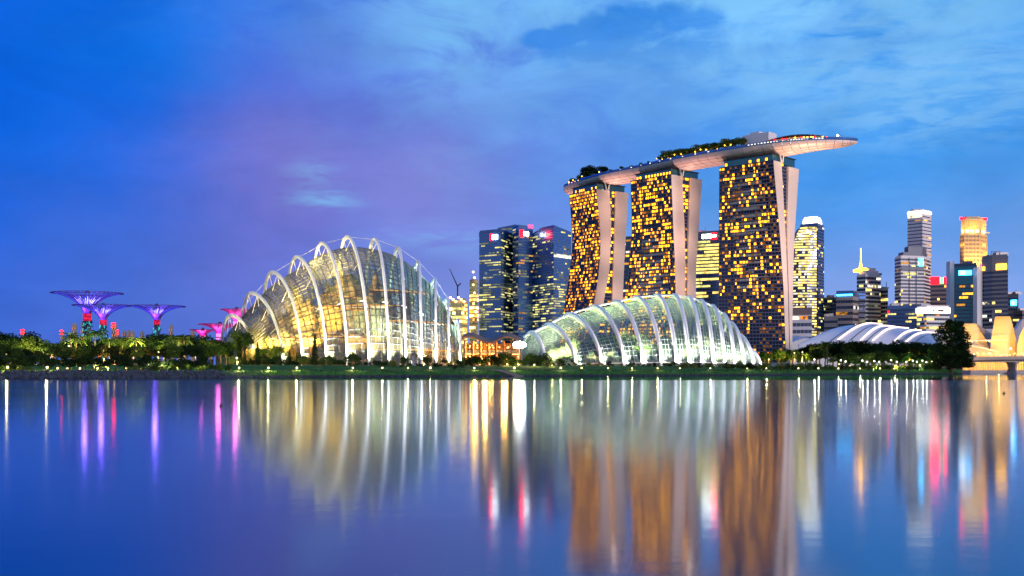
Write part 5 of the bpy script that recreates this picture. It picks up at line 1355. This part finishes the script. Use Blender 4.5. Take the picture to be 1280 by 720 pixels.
# in front of the tall conservatory
row('broad', 'broad leafy tree', 'at the left tip of the tall conservatory', 'trees before the tall conservatory', [(302, 452, 411, 'leaf_mid'), (283, 470, 428, 'leaf_dark')], wide=.85)
row('cypress', 'dark narrow conifer', 'in front of the tall conservatory', 'conifers before the tall conservatory', [(299, 448, 422), (306, 446, 434), (322, 462, 427), (362, 462, 436), (393.5, 462, 417), (371, 458, 441), (350, 458, 440)])
it = []
for k in range(44):
    px = 290+k*6.6+J(3); it.append((px, 452+J(14), (447 if px < 420 else 451.5)+J(4), rng.choice(('leaf_dark', 'leaf_mid', 'leaf_mid', 'leaf_bright'))))
row('shrub', 'shrub', 'at the foot of the tall conservatory', 'shrubs before the tall conservatory', it)
it = [(px, 466+J(8), top, 'leaf_mid') for px, top in ((331, 441), (343, 444), (378, 440), (412, 442), (440, 438), (447, 444), (505, 444), (533, 442), (556, 448))]
row('round', 'small garden tree', 'close to the tall conservatory glass', 'trees before the tall conservatory', it)
# around the pavilion
it = []
for k in range(16):
    px = 580+k*7+J(3); it.append((px, 492+J(10), 447+J(5), rng.choice(('leaf_mid', 'leaf_bright', 'leaf_mid'))))
row('shrub', 'lit garden shrub', 'in front of the pavilion', 'shrubs before the pavilion', it)
row('round', 'rounded small tree', 'before the pavilion and the bright mast', 'trees before the pavilion', [(617, 478, 441, 'leaf_dark'), (628, 482, 438, 'leaf_mid'), (594, 484, 446, 'leaf_mid'), (662, 505, 440, 'leaf_mid'), (672, 508, 442, 'leaf_dark'), (683, 508, 440, 'leaf_mid'), (641, 490, 445, 'leaf_dark'), (700, 512, 446, 'leaf_mid')])
# at the feet of the low conservatory
it = []
for k in range(34):
    px = 690+k*7.7+J(3); it.append((px, 520+J(12)+(px-690)*.05, 452.5+J(2.5), rng.choice(('leaf_dark', 'leaf_mid', 'leaf_bright'))))
row('shrub', 'shrub', 'at the foot of the low conservatory', 'shrubs before the low conservatory', it)
# right-hand garden
it = []
for k in range(12):
    px = 944+k*7+J(3); it.append((px, 690+J(30), 438+J(5), rng.choice(('leaf_mid', 'leaf_mid', 'leaf_dark'))))
row('broad', 'olive green tree', 'right of the low conservatory', 'trees of the right garden', it, wide=1.1)
it = []
for k in range(26):
    px = 1002+k*7.6+J(3); it.append((px, 720+J(35), interp([(1000, 434), (1030, 430), (1060, 427), (1100, 428), (1170, 430), (1200, 432)], px)+J(2.5)))
row('broad', 'dark tree', 'below the white arched roof', 'trees of the right garden', it, 'leaf_dark', 1.2)
row('palm', 'dark palm', 'below the left end of the white arched roof', 'palms of the right garden', [(1034, 670, 424), (1020, 676, 430), (1058, 672, 434), (1098, 668, 436)], 'leaf_palm')
it = []
for k in range(20):
    px = 1040+k*7+J(3); Y = 640+(px-1040)*.28+J(8); it.append((px, Y, 443+J(4), rng.choice(('leaf_mid', 'leaf_bright', 'leaf_mid', 'leaf_dark'))))
row('broad', 'green lamplit tree', 'beside the right garden path', 'lamplit trees of the right garden', it, wide=1.1)
it = []
for k in range(34):
    px = 956+k*6.6+J(3); x = (px-640)/F*560; Y = 560
    for _ in range(4): Y = Ys((px-640)/F*Y)+17
    it.append((px, Y+J(4), 454+J(3), rng.choice(('leaf_mid', 'leaf_bright', 'leaf_dark'))))
row('shrub', 'waterside shrub', 'along the right bank', 'shrubs on the right bank', it)
# the big tree near the bridge: several lobes on one trunk
bt = at(1190, 462, 655); zg = ground(bt.x, 655)
big = thing('big_tree', 'largest dark tree, standing alone on the bank left of the bridge', 'tree', (bt.x, 655, zg-.2))
g = MB(); t = MB(); rr = random.Random(12)
t.tube([(bt.x, 655, zg-1), (bt.x-.4, 655, zg+5), (bt.x+.3, 655, zg+11), (bt.x, 655, zg+20)], [.9, .65, .5, .2], 8)
for px, y, s in ((1190, 407, 3.6), (1182, 411, 3.8), (1198, 411, 3.6), (1176, 419, 4.0), (1192, 419, 4.8), (1204, 420, 3.6), (1180, 429, 4.2), (1196, 430, 4.4), (1207, 431, 2.8), (1172, 436, 3.8), (1186, 440, 4.4), (1200, 441, 4.8), (1208, 447, 3.4), (1168, 446, 3.6), (1212, 455, 2.6), (1173, 454, 3), (1200, 455, 3.4), (1187, 456, 3), (1165, 438, 2.4), (1180, 450, 3.8), (1193, 452, 4.2), (1207, 453, 3.0), (1187, 402.5, 1.8), (1200, 405, 2)):
    c = at(px, y, 655+rr.uniform(-4, 4)); leaves(g, c, (s*1.2, s*1.1, s*.9), int(150*s), .85, rr)
    t.tube([(bt.x, 655, max(zg+4, c.z-9)), ((bt.x+c.x)/2, (655+c.y)/2, c.z-3), c], [.3, .18, .06], 5)
t.build('trunk', M['bark'], big); g.build('crown', M['leaf_dark'], big)
# trees up on the sky park
it = [(s, 'broad', h_) for s, h_ in ((.085, 7), (.115, 9), (.145, 12), (.17, 14), (.195, 14), (.225, 12), (.255, 9))]+[(.450+k*.0072, 'palm' if k % 3 == 2 else 'broad', 8+(k*5 % 4)) for k in range(32)]
it += [(.27+k*.021, 'broad', 5+(k*3 % 3)) for k in range(8)]
for i, (s, kd, h_) in enumerate(sorted(it)):
    p, a = onsk(s, -15+(i % 3)*4, -.2)
    where = 'at the left end of the roof deck' if i < 8 else 'on the roof deck before the lift house'
    j = i if i < 8 else i-8
    plant(kd, p, h_, '%s rooftop %s from the left %s' % (ordinal(j), 'tree or palm' if i >= 8 else 'dark tree', where), 'trees on the roof deck', 'leaf_dark' if 1 < i < 8 else 'leaf_bright', 1.25)

# ================================================================== lamps
def garden_lamp(px, Y, hgt, label, group, head='lamp_head', rad=.42, watts=1800, col=(1, .78, .3), back=False):
    x = (px-640)/F*Y; z = ground(x, Y)
    r_ = thing('garden_lamp', label, 'lamp', (x, Y, z), group)
    g = MB(); g.tube([(x, Y, z-.2), (x, Y, z+hgt)], [.10, .07], 6); g.tube([(x, Y, z+hgt), (x, Y, z+hgt+.15)], [.25, .3], 8); g.tube([(x, Y, z-.1), (x, Y, z+.15)], [.2, .18], 8); g.build('post', M['dark_metal'], r_)
    g = MB(); g.ball((x, Y, z+hgt+.15+rad*.8), rad, 8, 6); g.build('lamp_head', M[head], r_)
    if back: spot(r_, (x, Y-1.6, z+max(1., hgt*.45)), (x, Y+7, z+hgt+2.5), watts, col, 150, .4, .5)
    elif watts: point(r_, (x, Y-rad-.3, z+hgt+.2+rad*.8), watts, col, rad*.6)
def bankY(px, off):
    Y = 400
    for _ in range(12): Y = Ys((px-640)/F*Y)+off
    return Y
lamps = [(9.5, 9.2, .5, 2600), (59, 9.2, .5, 2600), (299, 9.2, .5, 2400), (335.5, 9.2, .5, 2400), (371, 9.4, .5, 2200), (441, 9.4, .45, 2000), (478, 20, .4, 900), (510, 22, .4, 900), (538, 9.8, .45, 1600), (593, 9.6, .45, 2000), (643, 9.6, .45, 2000), (701, 9.8, .45, 1800), (727, 20, .4, 900), (760, 20, .4, 900), (790, 10, .4, 1500), (822, 10, .4, 1500), (850, 20, .4, 900), (888, 10, .4, 1500), (934, 10, .4, 1400), (958, 10, .4, 1400), (998, 12, .45, 1600), (1023, 12, .45, 1600), (1048, 12, .4, 1200), (1075, 12, .4, 1200), (1100, 12, .4, 1200), (1118, 12, .4, 1200)]
for i, (px, off, rad, wt) in enumerate(lamps):
    garden_lamp(px, bankY(px, off), .5, '%s low bollard lamp from the left along the top of the grass bank' % ordinal(i), 'bollard lamps along the bank', 'lamp_head', rad*rng.uniform(.5, .85), wt*rng.uniform(.3, .8))
posts = [(1078, 450.5), (1084, 452), (1093, 451), (1099, 452), (1114, 450), (1121, 452), (1133, 452), (1141, 450.5), (1146, 452), (1153, 450.5), (1158, 452.5), (1165, 451), (1169.5, 452.5), (1018, 449), (1051, 450), (1057, 451.5)]
for i, (px, y) in enumerate(sorted(posts)):
    Y = bankY(px, 22); x = (px-640)/F*Y
    garden_lamp(px, Y, max(2, zpx(y, Y)-ground(x, Y)-.6), '%s white globe lamp post from the left on the right garden path' % ordinal(i), 'globe lamp posts of the right garden', 'lamp_head_white', .38, 500, (1, .93, .75))
inner = [(8, 443, 470, 'lamp_head', 1600, (1, .6, .2)), (54, 441, 470, 'lamp_head', 3200, (1, .62, .2)), (27, 444, 420, 'lamp_head_white', 500, (1, .9, .7)), (104, 443, 430, 'lamp_head_white', 1500, (1, .85, .5)), (115, 445.5, 430, 'lamp_head_white', 4500, (1, .8, .3)), (130, 438, 440, 'lamp_head', 4200, (1, .8, .12)), (143, 451, 400, 'lamp_head', 1800, (1, .3, .12)), (86, 432, 450, 'lamp_head', 2200, (.9, .9, .15)),
         (167, 447, 430, 'lamp_head', 2600, (1, .7, .15)), (184, 437, 440, 'lamp_head_white', 4200, (1, .8, .2)), (186, 446, 430, 'lamp_head_white', 3000, (1, .78, .15)), (198, 440, 450, 'lamp_head', 3500, (1, .66, .12)), (217, 435, 470, 'lamp_head_white', 1200, (1, .9, .7)), (244, 441, 480, 'lamp_head_white', 1500, (1, .9, .5)), (262, 440, 480, 'lamp_head', 2600, (1, .8, .15)), (296, 447, 425, 'lamp_head', 800, (1, .9, .5)), (297, 453, 420, 'lamp_head', 800, (1, .85, .4)),
         (993, 441, 660, 'lamp_head', 5000, (1, .6, .1)), (1003, 440, 665, 'lamp_head', 5000, (1, .62, .12)), (961, 449, 650, 'lamp_head', 2600, (1, .75, .12)), (1049, 455, 610, 'lamp_head', 2600, (1, .5, .1)), (1062, 457, 600, 'lamp_head', 2800, (.8, 1, .2)), (1092, 458, 610, 'lamp_head', 2800, (.85, 1, .3)), (1119, 457, 625, 'lamp_head', 2600, (1, .8, .12)), (1136, 440, 700, 'lamp_head', 5200, (1, .42, .06)), (1150, 456, 650, 'lamp_head', 2200, (.6, 1, .25)), (1173, 446, 670, 'lamp_head', 3000, (1, .6, .2))]
for i, (px, y, Y, hd, wt, c) in enumerate(sorted(inner)):
    x = (px-640)/F*Y
    side = 'left garden' if px < 320 else 'right garden'
    nn = [q for q in sorted(inner) if (q[0] < 320) == (px < 320)]
    garden_lamp(px, Y, max(.6, zpx(y, Y)-ground(x, Y)-.5), '%s lamp post from the left glowing among the trees of the %s' % (ordinal([q[0] for q in nn].index(px)), side), 'lamp posts among the trees', hd, .30, wt*(20 if px < 290 else 11), c, True)
# low lights hidden under the round trees on the left bank: lit undersides and trunks
for i, px in enumerate((22, 36, 72, 84, 100, 122, 135, 158, 176, 205, 222, 236, 252)):
    garden_lamp(px, bankY(px, 19), .3, '%s ground light from the left under the low round trees of the left bank' % ordinal(i), 'ground lights under the round trees', 'lamp_head', .25, 9000, (1, .55, .25) if px in (122, 135, 158, 72) else (.9, .9, .2) if px in (36, 222, 236) else (1, .75, .4), True)
for i, px in enumerate((600, 612, 625, 634, 648, 668, 690)):
    garden_lamp(px, 486, .3, '%s ground light from the left among the shrubs before the pavilion' % ordinal(i), 'ground lights before the pavilion', 'lamp_head', .3, 1500, (1, .6, .12))
# bridge lamp and buoys
p = at(1257, 447, BY+2); lp = thing('street_lamp', 'white street lamp standing on the road bridge', 'street lamp', (p.x, BY-5, p.z))
g = MB(); g.tube([(p.x, BY-5, p.z), (p.x, BY-5, zpx(437, BY))], [.14, .08], 6); g.build('post', M['grey_metal'], lp)
g = MB(); g.ball((p.x, BY-5.2, zpx(436, BY)), .6, 8, 6); g.build('lamp_head', M['lamp_head_white'], lp)
for px, y, lab in ((276, 508, 'small dark buoy afloat before the tall conservatory'), (183, 489, 'small dark buoy afloat below the third steel tree'), (1255, 492, 'small orange topped buoy afloat near the bridge')):
    Y = H*F/(y-HY); p = at(px, y, Y); b_ = thing('buoy', lab, 'buoy', (p.x, Y, 0), 'buoys')
    g = MB(); g.ball((p.x, Y, .05), (.13, .13, .1), 10, 7); g.tube([(p.x, Y, .1), (p.x, Y, .26)], [.03, .02], 6); g.build('float', M['dark_metal'], b_)
